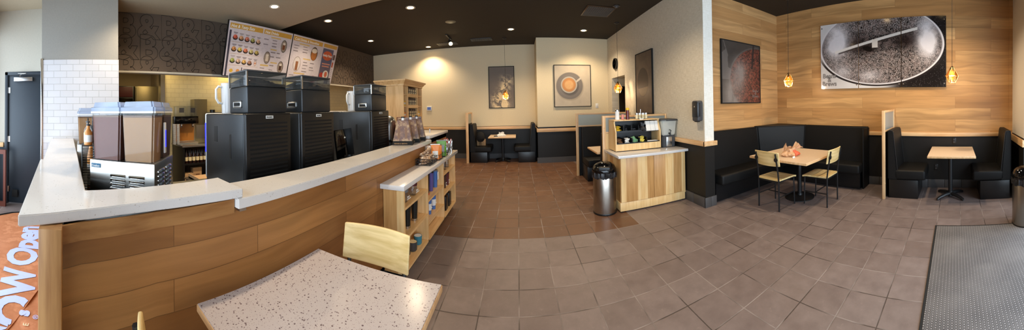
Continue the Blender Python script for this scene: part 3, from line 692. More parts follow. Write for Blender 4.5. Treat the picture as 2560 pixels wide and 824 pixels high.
# drink carriers: tapered marbled cartons with a capped spout
def carrier(x, y, rz, label):
    t = thing('drink_carrier', label, 'carton', (x, y, 1.147), rz, 'marbled drink carriers on the counter')
    w, d, w2, d2, h = .125, .085, .07, .03, .30
    bm = bmesh.new(); lo = [bm.verts.new((sx*w, sy*d, 0)) for sx, sy in ((-1, -1), (1, -1), (1, 1), (-1, 1))]; hi = [bm.verts.new((sx*w2, sy*d2, h)) for sx, sy in ((-1, -1), (1, -1), (1, 1), (-1, 1))]
    bm.faces.new(lo[::-1]); bm.faces.new(hi)
    for i in range(4): bm.faces.new((lo[i], lo[(i+1) % 4], hi[(i+1) % 4], hi[i]))
    mb = MB(); mb._add(bm); mb.build('carton', 'carrier_print', t)
    def band(z0, z1, name, mat, o=.0015):
        f = lambda a, b, z: (a+(b-a)*z/h)
        b2 = bmesh.new(); q0 = [b2.verts.new((sx*(f(w, w2, z0)+o), sy*(f(d, d2, z0)+o), z0)) for sx, sy in ((-1, -1), (1, -1), (1, 1), (-1, 1))]; q1 = [b2.verts.new((sx*(f(w, w2, z1)+o), sy*(f(d, d2, z1)+o), z1)) for sx, sy in ((-1, -1), (1, -1), (1, 1), (-1, 1))]
        for i in range(4): b2.faces.new((q0[i], q0[(i+1) % 4], q1[(i+1) % 4], q1[i]))
        mm = MB(); mm._add(b2); mm.build(name, mat, t)
    band(.002, .05, 'dark_band', 'hat_black')
    ang = math.atan2(d-d2, h)
    up = Vector((0, d-d2, h)).normalized()
    lettering('print', 'BEANS & BREWS', .022, 'cardboard', t, frame((-.10, -d-.0025+.003, .012), (1, 0, 0), up))
    for sx in (-.045, .045):
        MB().grid(lambda u, v: (sx+(u-.5)*.03, -(d+(d2-d)*(.08+v*.13)/h)-.002, .08+v*.13), 2, 4).build('cut_out', 'brown_pack', t)
    MB().box(-w2, w2, -.006, .006, h, h+.03, .002).build('carry_tab', 'carrier_print', t)
    s = MB().cyl((.0, -.01, h-.02), (.0, -.01, h+.03), .019, seg=16).build('spout', 'white_plastic', t)
    MB().cyl((.0, -.01, h+.03), (.0, -.01, h+.045), .023, .02, seg=16).build('cap', 'black_plastic', s)
    return t
carrier(-1.4, 3.17, .26, 'brown marbled drink carrier with cap, nearest the camera')
carrier(-1.4, 3.42, .26, 'brown marbled drink carrier in the middle of the three')
carrier(-1.4, 3.64, .26, 'brown marbled drink carrier against the raised worktop')

# ================================================================== CHAIRS AND TABLES
def make_chair(label):
    t = thing('dining_chair', label, 'chair')
    def seat_f(u, v):
        x = (u-.5)*.42; y = (v-.5)*.42
        ww = 1-.05*(1-v)
        return (x*ww, y, .458-.014*math.cos((u-.5)*PI)*math.sin(v*PI)-.012*max(0, v-.85)/.15)
    MB().grid(seat_f, 14, 12, (0, 0, -.022)).build('seat', 'chair_wood', t)
    def back_f(u, v):
        x = (u-.5)*.45; z = .655+v*.205
        e = 1-(abs(2*v-1)**8)*.0
        return (x, -.252-.035*(v)+.032*(2*u-1)**2, z+.006*math.sin(u*PI)*(1 if v > .5 else -1)*abs(2*v-1))
    b = MB().grid(back_f, 18, 8, (0, .018, 0)); 
    o = b.build('backrest', 'chair_wood', t)
    md = o.modifiers.new('round', 'BEVEL'); md.width = .006; md.segments = 2; md.limit_method = 'ANGLE'
    for s in (-1, 1):
        MB().tube([(s*.195, -.205, 0), (s*.193, -.205, .44), (s*.19, -.225, .6), (s*.187, -.272, .84)], .0125, 6).build('leg', 'black_metal', t)
        MB().cyl((s*.187, -.268, .755), (s*.187, -.254, .755), .03, seg=16).build('back_plate', 'black_metal', t)
        MB().tube([(s*.19, .19, 0), (s*.185, .18, .44)], .0115, 6).build('leg', 'black_metal', t)
        MB().tube([(s*.193, -.205, .2), (s*.188, .185, .2)], .008, 6).build('stretcher', 'black_metal', t)
    MB().box(-.195, .195, -.215, -.195, .415, .436).box(-.187, .187, .17, .19, .415, .436).box(-.195, -.178, -.2, .18, .415, .436).box(.178, .195, -.2, .18, .415, .436).build('seat_frame', 'black_metal', t)
    MB().tube([(-.19, 0, .2), (.19, 0, .2)], .008, 6).build('stretcher', 'black_metal', t)
    return t
ch = make_chair('pale wood chair facing the camera side across the front speckled table')
ch.location = (-.845, 1.225, 0); ch.rotation_euler = (0, 0, PI)
dup(ch, (-.79, .46, 0), 0, 'pale wood chair of which only a backrest edge shows beside the front table')
dup(ch, (3.41, 2.56, 0), -PI/2-.03, 'pale wood chair on the sanitiser-wall side of the corner table')
dup(ch, (3.87, 2.05, 0), .02, 'pale wood chair with its back to the right-hand booths at the corner table')
def table(name, label, x0, x1, y0, y1, z, top_mat, base, cx=None, cy=None, edge='trim_wood_x', r=.27, th=.035):
    t = thing(name, label, 'table', ((x0+x1)/2, (y0+y1)/2, 0)); ox, oy = (x0+x1)/2, (y0+y1)/2
    cx = 0 if cx is None else cx-ox; cy = 0 if cy is None else cy-oy
    MB().box(x0-ox+.004, x1-ox-.004, y0-oy+.004, y1-oy-.004, z-.006, z, .001, 1).build('table_top', top_mat, t)
    MB().box(x0-ox, x1-ox, y0-oy, y1-oy, z-th, z-.004, .003).build('wood_edge', edge, t)
    MB().cyl((cx, cy, .03), (cx, cy, z-th), .036, seg=20).cyl((cx, cy, z-th-.02), (cx, cy, z-th), .11, seg=20).build('column', 'black_metal', t)
    if base == 'round':
        MB().lathe([(0, 0), (r, 0), (r, .012), (r*.8, .024), (.05, .04), (.045, .07), (0, .07)], (cx, cy, 0), 32).build('base', 'black_metal', t)
    else:
        b = MB()
        for k in range(4):
            a = PI/4+k*PI/2; c, s = math.cos(a), math.sin(a)
            b.tube([(cx, cy, .055), (cx+c*.12, cy+s*.12, .052), (cx+c*.24, cy+s*.24, .036), (cx+c*.29, cy+s*.29, .02)], [.032, .03, .024, .02], 8).sphere((cx+c*.285, cy+s*.285, .012), .02, 8, (1, 1, .6))
        b.cyl((cx, cy, .02), (cx, cy, .1), .05, .042, 16).build('base', 'black_metal', t)
    return t
table('cafe_table', 'large speckled stone table with light edge beside the counter front', -1.135, -.375, .49, 1.275, .75, 'table_quartz', 'cross')
table('cafe_table', 'square four-seat table in the corner booth holding a bag', 3.27, 4.33, 1.95, 3.0, .73, 'table_quartz_far', 'round', 3.90, 2.46, r=.245)
table('cafe_table', 'two-seat table between the high-backed benches under the roaster picture', 4.12, 5.0, -.31, .42, .755, 'table_quartz_far', 'cross', 4.58, .08)
table('cafe_table', 'two-seat table against the far wall below the smoke picture', -.87, -.09, 7.78, 8.54, .74, 'table_quartz_far', 'cross', -.48, 8.16)
table('cafe_table', 'table tucked between the two glazed partitions behind the trash can', 1.36, 2.5, 4.72, 5.44, .745, 'table_quartz_far', 'cross', 1.95, 5.3)

# ================================================================== BOOTHS
def bench(name, label, w, loc, rz, h=1.10, wrap=False):
    """upholstered bench, local +y is where knees go, origin at the back centre on the floor"""
    t = thing(name, label, 'bench', loc, rz)
    MB().box(-w/2+.005, w/2-.005, .02, .50, 0, .30, .004).build('base', 'black_plastic', t)
    def prof(mb, x0, x1):
        return mb
    MB().box(-w/2, w/2, .1, .62, .30, .46, .035, 4).build('seat_cushion', 'black_vinyl', t)
    # back: leaning slab, thicker at the bottom
    tb = bmesh.new(); ys = [(.0, .3), (.17, .3), (.10, h-.03), (.085, h), (.01, h), (0, h-.015)]
    L = [tb.verts.new((-w/2, y, z)) for y, z in ys]; R = [tb.verts.new((w/2, y, z)) for y, z in ys]
    tb.faces.new(L); tb.faces.new(R[::-1])
    for i in range(6): tb.faces.new((L[i], R[i], R[(i+1) % 6], L[(i+1) % 6]))
    bmesh.ops.recalc_face_normals(tb, faces=tb.faces); bmesh.ops.bevel(tb, geom=list(tb.edges), offset=.014, segments=3, affect='EDGES')
    m = MB(); m._add(tb); b = m.build('backrest', 'black_vinyl', t)
    for s in (-1, 1): MB().tube([(s*(w/2-.004), .165, .46), (s*(w/2-.004), .098, h-.035), (s*(w/2-.004), .085, h-.004), (s*(w/2-.004), .012, h-.004)], .005, 6).build('piping', 'vinyl_piping', b)
    MB().tube([(-w/2+.01, .615, .31), (w/2-.01, .615, .31)], .005, 6).build('piping', 'vinyl_piping', t)
    return t
b1 = bench('booth_bench', 'black vinyl bench against the glazed wood partition in the right corner', .62, (4.71, 1.10, 0), PI)
dup(b1, (4.71, -.90, 0), 0, 'black vinyl bench beside the window pier and the steel trash can')
b2 = bench('booth_bench', 'black vinyl bench next to the wood post below the smoke picture', .68, (-1.415, 8.225, 0), -PI/2)
dup(b2, (.47, 8.225, 0), PI/2, 'black vinyl bench on the cup-picture side of the far small table')
b3 = bench('booth_bench', 'black vinyl bench behind the table between the glazed partitions', 1.16, (1.97, 6.1, 0), PI)
dup(b3, (1.97, 4.5, 0), 0, 'black vinyl bench hidden behind the condiment cabinet')
# corner booth: L-shaped seating
cb = thing('corner_booth', 'L-shaped black vinyl booth seat round the wood-clad corner', 'bench', (4.2, 3.0, 0)); ivb = Matrix.Translation((-4.2, -3.0, 0))
def B_(mb, n, m, par=cb): return mb.build(n, m, par, mat4=ivb)
B_(MB().prism([(2.86, 3.36), (4.68, 3.36), (4.68, 1.68), (5.02, 1.68), (5.02, 3.73), (2.86, 3.73)], 0, .30, .004), 'base', 'black_plastic')
B_(MB().box(2.84, 4.98, 3.17, 3.62, .30, .46, .035, 4), 'seat_cushion', 'black_vinyl')
B_(MB().box(4.53, 4.98, 1.64, 3.175, .30, .46, .035, 4), 'seat_cushion', 'black_vinyl')
def lean_back(pts_lo, pts_hi, z0, z1, name):
    tb = bmesh.new(); lo = [tb.verts.new((x, y, z0)) for x, y in pts_lo]; hi = [tb.verts.new((x, y, z1)) for x, y in pts_hi]
    tb.faces.new(lo[::-1]); tb.faces.new(hi); n = len(lo)
    for i in range(n): tb.faces.new((lo[i], lo[(i+1) % n], hi[(i+1) % n], hi[i]))
    bmesh.ops.recalc_face_normals(tb, faces=tb.faces); bmesh.ops.bevel(tb, geom=list(tb.edges), offset=.02, segments=3, affect='EDGES')
    m = MB(); m._add(tb); return B_(m, name, 'black_vinyl')
lean_back([(2.84, 3.54), (4.18, 3.54), (4.18, 3.73), (2.84, 3.73)], [(2.84, 3.62), (4.18, 3.62), (4.18, 3.73), (2.84, 3.73)], .40, 1.09, 'backrest')
lean_back([(4.18, 3.54), (4.84, 2.95), (5.03, 2.95), (5.03, 3.73), (4.18, 3.73)], [(4.18, 3.62), (4.92, 2.95), (5.03, 2.95), (5.03, 3.73), (4.18, 3.73)], .40, 1.10, 'backrest')
lean_back([(4.84, 2.95), (4.84, 1.64), (5.03, 1.64), (5.03, 2.95)], [(4.92, 2.95), (4.92, 1.6), (5.03, 1.6), (5.03, 2.95)], .40, 1.10, 'backrest')
B_(MB().box(4.70, 5.03, 1.615, 1.64, 0, 1.08, .01), 'end_panel', 'black_vinyl')
# partitions with posts, top glass
def partition(name, label, x0, x1, y0, y1, h, lower=None, zl=1.13, along='x'):
    t = thing(name, label, 'partition', ((x0+x1)/2, (y0+y1)/2, 0)); iv = Matrix.Translation((-(x0+x1)/2, -(y0+y1)/2, 0))
    def b(mb, n, m): return mb.build(n, m, t, mat4=iv)
    if along == 'x':
        b(MB().box(x0, x0+.055, y0, y1, 0, h, .003), 'post', 'post_wood'); b(MB().box(x1-.03, x1, y0, y1, 0, h, .003), 'post', 'post_wood')
        b(MB().box(x0+.055, x1-.03, y0+.005, y1-.005, h-.035, h, .003), 'top_rail', 'trim_wood_x'); b(MB().box(x0+.055, x1-.03, y0+.01, y1-.01, zl-.03, zl, .003), 'middle_rail', 'trim_wood_x')
        b(MB().box(x0+.055, x1-.03, (y0+y1)/2-.006, (y0+y1)/2+.006, zl, h-.035), 'glass', 'reeded')
        b(MB().box(x0+.055, x1-.03, y0+.012, y1-.012, 0, zl-.03), 'lower_panel', lower or 'black_plastic')
        for z in (.25, .75, 1.2): b(MB().sphere((x0+.0275, y0-.001, z), .009, 10, (1, .4, 1)), 'screw_plug', 'post_wood')
    else:
        b(MB().box(x0, x1, y0, y0+.05, 0, h, .003), 'post', 'post_wood')
    return t
partition('booth_partition', 'tall glazed wood partition with black bench against it, nearer the cup picture', 1.28, 2.595, 6.12, 6.17, 1.405)
partition('booth_partition', 'glazed wood partition standing directly behind the condiment cabinet', 1.37, 2.595, 4.41, 4.46, 1.40, 'hickory_a')
partition('booth_partition', 'wood post and glass partition between corner booth and small table', 4.30, 5.04, 1.12, 1.165, 1.425, 'black_plastic', 1.1)
t = thing('booth_partition', 'wood post and glass partition beside the far small table', 'partition', (-1.45, 8.2, 0)); ivp = Matrix.Translation((1.45, -8.2, 0))
MB().box(-1.5, -1.43, 7.78, 7.83, 0, 1.44, .003).build('post', 'post_wood', t, mat4=ivp)
MB().box(-1.48, -1.44, 8.52, 8.565, 0, 1.44, .003).build('post', 'post_wood', t, mat4=ivp)
MB().box(-1.48, -1.44, 7.83, 8.52, 1.405, 1.44, .003).build('top_rail', 'trim_wood', t, mat4=ivp)
MB().box(-1.465, -1.455, 7.83, 8.52, 1.12, 1.405).build('glass', 'reeded', t, mat4=ivp)
MB().box(-1.475, -1.445, 7.83, 8.52, 0, 1.12).build('lower_panel', 'black_plastic', t, mat4=ivp)
for z in (.3, .85, 1.3): MB().sphere((-1.465, 7.779, z), .009, 10, (1, .4, 1)).build('screw_plug', 'post_wood', t, mat4=ivp)

# things on tables and seats
def crumple(name, label, cat, loc, rz, sx, sy, sz, mat, seed, pr=None, ears=True):
    t = thing(name, label, cat, loc, rz); rs = random.Random(seed); ph = [rs.uniform(0, 6) for _ in range(8)]
    def f(u, v):
        a = u*2*PI; zz = v
        rad = (math.sin(min(1, v*1.25+.28)*PI*.86))**.7
        k = 1+.10*math.sin(5*a+ph[0]+4*v)+.06*math.sin(9*a+ph[1]-7*v)+.04*math.sin(15*a+ph[2]+11*v)
        return (sx*rad*k*math.cos(a), sy*rad*k*math.sin(a), sz*zz*(1+.08*math.sin(3*a+ph[3]))*(1 if v > 0 else 0))
    MB().grid(f, 48, 14).build('bag', mat, t, sharp=.5)
    if ears:
        def e1(u, v):
            return (-sx*.55+(u-.5)*sx*.75*(1-v)**.8+v*.01, sy*.3*math.sin(u*7+v*3)*.4, sz*(.55+.95*v)+.008*math.sin(u*17))
        MB().grid(e1, 12, 10, (0, .003, 0)).build('handle_flap', mat, t, sharp=.5)
        def e2(u, v):
            return (sx*(.0+1.05*v)+(u-.5)*sx*(.25+.75*v)*.75, sy*.35*math.sin(u*8+v*2)*(.3+.4*v)+(u-.5)*.03, sz*(.65+.62*v)-(u-.5)*sz*.75*v+.007*math.sin(u*19+v*9))
        MB().grid(e2, 16, 12, (0, .003, 0)).build('handle_flap', mat, t, sharp=.5)
    if pr:
        def g(u, v):
            p = f(.80+u*.16, .08+v*.62); l = 1.02; return (p[0]*l, p[1]*l, p[2])
        MB().grid(g, 14, 10).build('print_panel', pr, t, sharp=.5)
    return t
crumple('takeaway_bag', 'crumpled tan and orange takeaway bag on the corner table', 'bag', (3.62, 2.45, .731), -.75, .145, .12, .135, 'tan_bag', 3, 'bag_print')
rc = MB().cyl((3.5, 2.33, .731), (3.53, 2.31, .745), .016, seg=12); tag(rc.build('dip_cup', 'paper_white'), 'tiny white cup in front of the takeaway bag', 'cup')
crumple('paper_bag', 'small crumpled white paper bag on the far small table', 'bag', (-.50, 8.0, .741), .3, .13, .07, .12, 'paper_white', 9, None, False)
tag(MB().box(-.72, -.60, 7.93, 8.0, .741, .765, .008).build('phone_case', 'hat_black'), 'small dark pouch lying beside the white paper bag', 'pouch')
tag(MB().box(-.68, -.57, 7.82, 7.9, .741, .745, .001).build('napkin', 'paper_white'), 'flat white napkin at the edge of the far small table', 'napkin')
hat = thing('brimmed_hat', 'black round cap propped on a box on the far bench', 'hat', (-1.12, 8.05, .47))
MB().sphere((0, 0, .26), .135, 20, (.9, .8, 1.05)).build('crown', 'hat_black', hat)
MB().lathe([(.0, .14), (.06, .12), (.1, .16), (.13, .22), (.12, .225), (.05, .13), (0, .145)], seg=20).build('brim', 'hat_black', hat)
MB().tube([(-.012, -.02, .13), (-.02, -.09, .06), (-.02, -.09, .0)], .006, 6).tube([(.012, -.02, .13), (.02, -.09, .06), (.02, -.09, .0)], .006, 6).build('strap', 'hat_black', hat)
bx = thing('cardboard_box', 'open cardboard box behind the black cap on the far bench', 'box', (-1.12, 8.2, .461))
MB().box(-.13, .13, -.05, .05, 0, .17, .003).build('box_body', 'cardboard', bx); MB().box(-.13, .13, -.053, -.05, .168, .2).build('flap', 'cardboard', bx)

# ================================================================== COFFEE MACHINES
def make_machine(label):
    """bean-to-cup machine; local +x is its back (towards customers), y along the counter; base at z=0"""
    t = thing('coffee_machine', label, 'coffee machine', group='bean-to-cup coffee machines on the back counter')
    MB().box(-.70, -.035, -.232, .232, 0, .67, .014, 3).build('body', 'machine_grey', t)
    bp = MB().box(-.035, 0, -.236, .236, 0, .672, .016, 3).build('back_panel', 'machine_black', t)
    s = MB()
    for i in range(17): s.box(-.002, .002, -.195, .19, .055+i*.033, .069+i*.033)
    s.build('louvre_slots', 'slot_black', bp)
    bd = MB().box(0, .004, -.04, .035, .628, .652, .001, 1).build('badge', 'label_white', bp)
    lettering('badge_text', 'FRANKE', .016, 'hat_black', bd, frame((.0045, -.036, .634), (0, 1, 0), (0, 0, 1)), .0005, offset=.0004)
    MB().box(-.52, -.46, -.2345, -.231, .42, .56, .001, 1).build('side_catch', 'machine_black', t); MB().box(-.25, -.22, -.2345, -.231, .3, .5, .001, 1).build('side_slot', 'machine_black', t)
    fr = MB().box(-.74, -.70, -.225, .225, .05, .675, .018, 3).build('front_door', 'white_plastic', t)
    MB().box(-.728, -.712, -.2275, -.223, .30, .58).build('light_strip', 'blue_led', fr)
    h = MB().box(-.285, -.02, -.205, .205, .672, .885, .012, 3).build('hopper', 'machine_grey', t)
    MB().box(-.285, -.02, -.205, .205, .886, 1.0, .006, 2).build('hopper_glass', 'hopper_glass', h)
    MB().grid(lambda u, v: (-.278+u*.25, -.197+v*.394, .925+.04*math.sin(u*2.6)*math.sin(v*4+.6)+.006*math.sin(u*40)*math.sin(v*50)), 16, 20).box(-.278, -.028, -.197, .197, .886, .915).build('coffee_beans', 'dark_bean', h)
    MB().box(-.288, -.017, -.207, .207, 1.0, 1.014, .005, 2).build('hopper_lid', 'dark_grey', h)
    MB().box(-.026, -.014, -.211, -.199, .885, 1.0).build('glass_corner', 'steel', h); MB().box(-.291, -.279, -.211, -.199, .885, 1.0).build('glass_corner', 'steel', h)
    c = MB().box(-.215, -.09, -.214, -.203, .715, .775, .012, 3).build('lock_plate', 'steel', h)
    MB().box(-.195, -.11, -.217, -.212, .732, .758, .006, 2).build('lock_recess', 'slot_black', c)
    return t
cm = make_machine('nearest black coffee machine with louvred back and bean hopper'); cm.location = (-1.75, 1.405, .9)
dup(cm, (-1.75, 2.005, .9), 0, 'middle black coffee machine of the row with louvred back')
dup(cm, (-1.75, 3.245, .9), 0, 'farthest black coffee machine, beside the drink carriers')
def pitcher(label, loc, rz, r=.062, h=.27):
    t = thing('pitcher', label, 'pitcher', loc, rz)
    MB().lathe([(0, 0), (r*.85, 0), (r*.87, .01), (r, h), (r*1.06, h+.004), (r*.96, h), (r*.82, .012), (0, .01)], seg=24).build('jug', 'pitcher_plastic', t)
    MB().tube([(-r*.95, 0, h*.88), (-r-.03, 0, h*.9), (-r-.055, 0, h*.8), (-r-.055, 0, h*.5), (-r-.03, 0, h*.36), (-r*.9, 0, h*.34)], .011, 8).build('handle', 'white_plastic', t)
    return t
pitcher('clear plastic pitcher with white handle on the nearest coffee machine', (-2.19, 1.27, 1.571), PI/2)
pitcher('clear plastic measuring pitcher on the farthest coffee machine', (-2.16, 3.18, 1.571), PI/2, .075, .27)
# till screen between the machines
ms = thing('till_screen', 'black till monitor seen from behind between the coffee machines', 'monitor', (-1.86, 2.62, .9), .15)
MB().box(-.012, .012, -.21, .21, .15, .47, .008, 2, Matrix.Rotation(-.12, 4, 'Y')).build('screen', 'gloss_black', ms)
MB().cyl((-.0, 0, .0), (-.05, 0, .28), .03, seg=14).box(-.09, .09, -.1, .1, 0, .015, .004).build('stand', 'black_plastic', ms)
MB().sphere((.02, -.1, .38), .012, 8).build('rear_logo', 'steel', ms)
lathe_thing('black_cup', 'black cup standing in front of the till monitor', 'cup', (-1.72, 2.45, .9), [('cup', [(0, 0), (.035, 0), (.05, .2), (.045, .2), (.03, .01), (0, .01)], 'black_plastic')])
# steel domed pot and amber boxes beyond the last machine
lathe_thing('steel_canister', 'shiny rounded steel canister behind the last coffee machine', 'canister', (-1.9, 3.75, .9), [('canister', [(0, 0), (.13, 0), (.13, .42), (.12, .5), (.08, .57), (0, .6)], 'steel'), ('band', [(.131, .2), (.133, .2), (.133, .24), (.131, .24)], 'chrome')])
tag(MB().box(-1.72, -1.64, 3.66, 3.9, .9, 1.47, .006).build('menu_holder', 'red_wood'), 'reddish upright box between the last machine and drink carriers', 'box')
tag(MB().box(-1.68, -1.66, 3.44, 3.6, .9, 1.18, .004).build('splash_guard', 'black_plastic'), 'low black panel beside the last coffee machine', 'panel')

# ------------------------------------------------------------------ cold drink dispensers
def tank(par, cx, cy, w, d, z0, mat_liquid, level=.30, h=.315, paddle=True):
    """tapered clear tank (w along local x, d along local y) with its liquid"""
    def ring(z, k): return [(cx+sx*w*k/2, cy+sy*d*k/2, z) for sx, sy in ((-1, -1), (1, -1), (1, 1), (-1, 1))]
    def loft(levels, name, mat, p, bev=.012):
        tb = bmesh.new(); R = [[tb.verts.new(v) for v in ring(z, k)] for z, k in levels]
        tb.faces.new(R[0][::-1]); tb.faces.new(R[-1])
        for a, b in zip(R, R[1:]):
            for i in range(4): tb.faces.new((a[i], a[(i+1) % 4], b[(i+1) % 4], b[i]))
        bmesh.ops.recalc_face_normals(tb, faces=tb.faces)
        es = [e for e in tb.edges if abs(e.verts[0].co.z-e.verts[1].co.z) > .01]
        bmesh.ops.bevel(tb, geom=es, offset=bev, segments=3, affect='EDGES')
        m = MB(); m._add(tb); return m.build(name, mat, p)
    tk = loft([(z0, .88), (z0+h, .985)], 'tank', 'clear_plastic', par)
    loft([(z0+.004, .868), (z0+level-.02, .962)], 'liquid', mat_liquid, tk)
    loft([(z0+level-.019, .962), (z0+level-.008, .965)], 'foam', 'brown_pack', tk)
    ld = loft([(z0+h-.005, 1.0), (z0+h+.012, 1.04), (z0+h+.03, 1.03), (z0+h+.032, .93), (z0+h+.065, .86)], 'lid', 'lid_plastic', par)
    loft([(z0+h-.008, 1.05), (z0+h+.004, 1.05)], 'lid_rim', 'white_plastic', ld)
    return tk
dx, dy = .57, .82                                   # long louvred face runs along this direction
rot = math.atan2(dy, dx)
dsp = thing('drink_dispenser', 'steel-bodied cold drink dispenser with chocolate and coffee tanks', 'drink dispenser', (-1.75, .245, .9), rot)
# local x runs along the louvred face (towards +), local -y faces the customer
wd_, dp_ = .46, .40
ob = MB().box(-wd_/2, wd_/2, 0.0, dp_, 0, .375, .006, 2).build('steel_body', 'brushed_panel', dsp)
def louvres(x0, n, par, side=False):
    for i in range(n):
        z = .04+i*.0275
        m = Matrix.Rotation(.5, 4, 'X') if not side else Matrix.Rotation(-.5, 4, 'Y')
        if side: MB().box(-.003, .010, x0, x0+.13, -.008, .008, .003, 2, Matrix.Translation((wd_/2, 0, z)) @ m).build('louvre', 'chrome', par)
        else: MB().box(x0, x0+.105, -.010, .003, -.008, .008, .003, 2, Matrix.Translation((0, 0, z)) @ m).build('louvre', 'chrome', par)
louvres(-.07, 10, ob); louvres(.06, 10, ob); louvres(.05, 11, ob, True); louvres(.21, 11, ob, True)
lb = MB().box(-.215, -.145, -.003, 0, .325, .352).build('maker_plate', 'blue_label', ob)
lettering('maker_text', 'Crathco', .018, 'paper_white', lb, frame((-.212, -.0035, .331), (1, 0, 0), (0, 0, 1)), .0004, offset=.0003)
tank(dsp, -.112, .095, .222, .18, .375, 'chocolate'); tank(dsp, .117, .095, .222, .18, .375, 'coffee_milk'); tank(dsp, -.112, .295, .222, .20, .375, 'chocolate'); tank(dsp, .117, .295, .222, .20, .375, 'dark_cocoa')
sp = MB().box(.234, .246, .16, .19, .42, .62, .004).build('tap_handle', 'white_plastic', dsp)
MB().box(.2465, .2475, .166, .182, .46, .57).build('blue_strip', 'blue_led', sp)
ds2 = thing('drink_dispenser', 'farther cold drink dispenser, one coffee tank showing by the tiled wall', 'drink dispenser', (-2.9, .075, .9), PI/2)
ob = MB().box(-.12, .12, -.02, .32, 0, .36, .006, 2).build('steel_body', 'brushed_panel', ds2); tank(ds2, 0, .15, .23, .32, .36, 'coffee_milk', .29, .31)
# syrup rack and pump bottles at the inner corner
rk = thing('wire_lid_rack', 'tall black wire rack at the inner corner of the L-shaped counter', 'rack', (-2.14, .05, .9))
w = MB()
for i in range(22): w.tube([(-.10, -.045, .02+i*.019), (.10, -.045, .02+i*.019), (.10, .045, .02+i*.019), (-.10, .045, .02+i*.019)], .003, 5, True)
for x, yy in ((-.1, -.045), (.1, -.045), (.1, .045), (-.1, .045), (0, -.045), (0, .045)): w.cyl((x, yy, 0), (x, yy, .44), .004, seg=6)
w.build('wire_frame', 'black_metal', rk)
MB().box(-.098, .098, -.042, .042, .44, .446).build('shelf', 'black_metal', rk)
def pump_bottle(x, y, z, mat, label, h=.2, g='syrup pump bottles by the dispenser'):
    t = lathe_thing('syrup_bottle', label, 'bottle', (x, y, z), [('bottle', [(0, 0), (.03, 0), (.032, .01), (.032, h*.62), (.013, h*.8), (.013, h*.95), (0, h*.95)], mat), ('label_wrap', [(.0325, h*.15), (.0325, h*.5)], 'label_white')], g, 14)
    MB().cyl((0, 0, h*.95), (0, 0, h*1.02), .016, seg=12).cyl((0, 0, h), (0, 0, h*1.15), .005, seg=8).tube([(0, 0, h*1.15), (.03, 0, h*1.16), (.05, 0, h*1.1)], .005, 6).build('pump', 'black_plastic', t)
pump_bottle(-2.08, .05, 1.347, 'amber', 'amber syrup bottle with black pump on the wire rack, nearest its edge', .15)
pump_bottle(-2.18, .05, 1.347, 'clear_glass', 'clear syrup bottle with black pump on the wire rack', .17)
pump_bottle(-2.4, .08, .9, 'amber', 'tall amber syrup bottle with pump behind the wire rack', .5)
pump_bottle(-2.52, .1, .9, 'bottle_dark', 'tall dark syrup bottle with pump behind the wire rack', .56)

# ------------------------------------------------------------------ kitchen beyond the counter
kt = thing('kitchen_counter', 'black open-shelved kitchen counter with steel top behind the service area', 'counter', (-5.65, 3.2, 0)); ivk = Matrix.Translation((5.65, -3.2, 0))
def K_(mb, n, m, par=kt): return mb.build(n, m, par, mat4=ivk)
K_(MB().box(-5.99, -5.28, 2.0, 4.6, .87, .9, .004), 'steel_top', 'steel')
[K_(MB().box(-5.98, -5.31, a_, a_+.04, 0, .87), 'side_panel', 'black_plastic') for a_ in (2.02, 3.2, 4.55)]
K_(MB().box(-5.98, -5.94, 2.06, 4.55, 0, .87), 'back_panel', 'black_plastic')
K_(MB().box(-5.94, -5.31, 2.06, 4.55, .50, .53).box(-5.94, -5.31, 2.06, 4.55, .06, .1), 'shelf', 'black_plastic')
for r in range(2):
    for i in range(6):
        lathe_thing('syrup_bottle', 'dark labelled syrup bottle on the kitchen counter shelf', 'bottle', (-5.38-.1*r, 2.12+i*.085, .53), [('bottle', [(0, 0), (.034, 0), (.034, .17), (.013, .22), (.013, .28), (0, .28)], 'bottle_dark'), ('label_wrap', [(.0345, .05), (.0345, .13)], 'cream_label')], 'syrup bottles on the kitchen shelf', 12)
for x, yy, h, lb in ((-5.42, 2.16, .22, 'small cardboard box on the lowest kitchen shelf'), (-5.5, 2.38, .32, 'taller cardboard box on the lowest kitchen shelf')):
    b_ = thing('cardboard_box', lb, 'box', (x, yy, .1)); MB().box(-.1, .1, -.1, .1, 0, h, .003).build('box_body', 'cardboard', b_); MB().box(.1, .102, -.04, .05, h*.3, h*.6).build('printed_label', 'brown_pack', b_)
b_ = thing('cardboard_tray', 'open flat cardboard tray near the nearest coffee machine', 'tray', (-3.6, 1.75, .62)); MB().box(-.25, .2, -.2, .2, 0, .02).box(-.25, .2, -.2, -.19, 0, .06).box(-.25, .2, .19, .2, 0, .06).build('tray_body', 'cardboard', b_)
jt = tag(MB().box(-3.9, -3.3, 1.5, 2.1, .6, .62).box(-3.88, -3.84, 1.52, 1.56, 0, .6).box(-3.36, -3.32, 1.52, 1.56, 0, .6).box(-3.88, -3.84, 2.04, 2.08, 0, .6).box(-3.36, -3.32, 2.04, 2.08, 0, .6).build('prep_stand', 'steel'), 'low steel stand under the open cardboard tray', 'stand')
jd = thing('juice_dispenser', 'twin clear juice dispenser on the kitchen counter', 'juice dispenser', (-5.62, 2.22, .9))
MB().box(-.16, .1, -.27, .25, .44, .60, .01).build('cooler_band', 'gloss_black', jd)
MB().box(-.18, -.1, -.27, .25, .0, .44, .006).build('rear_body', 'brushed_panel', jd); MB().box(-.1, .12, -.25, .23, .0, .05, .006).build('drip_tray', 'steel', jd)
MB().box(-.1, -.095, -.24, .22, .06, .43).build('splash_plate', 'amber', jd)
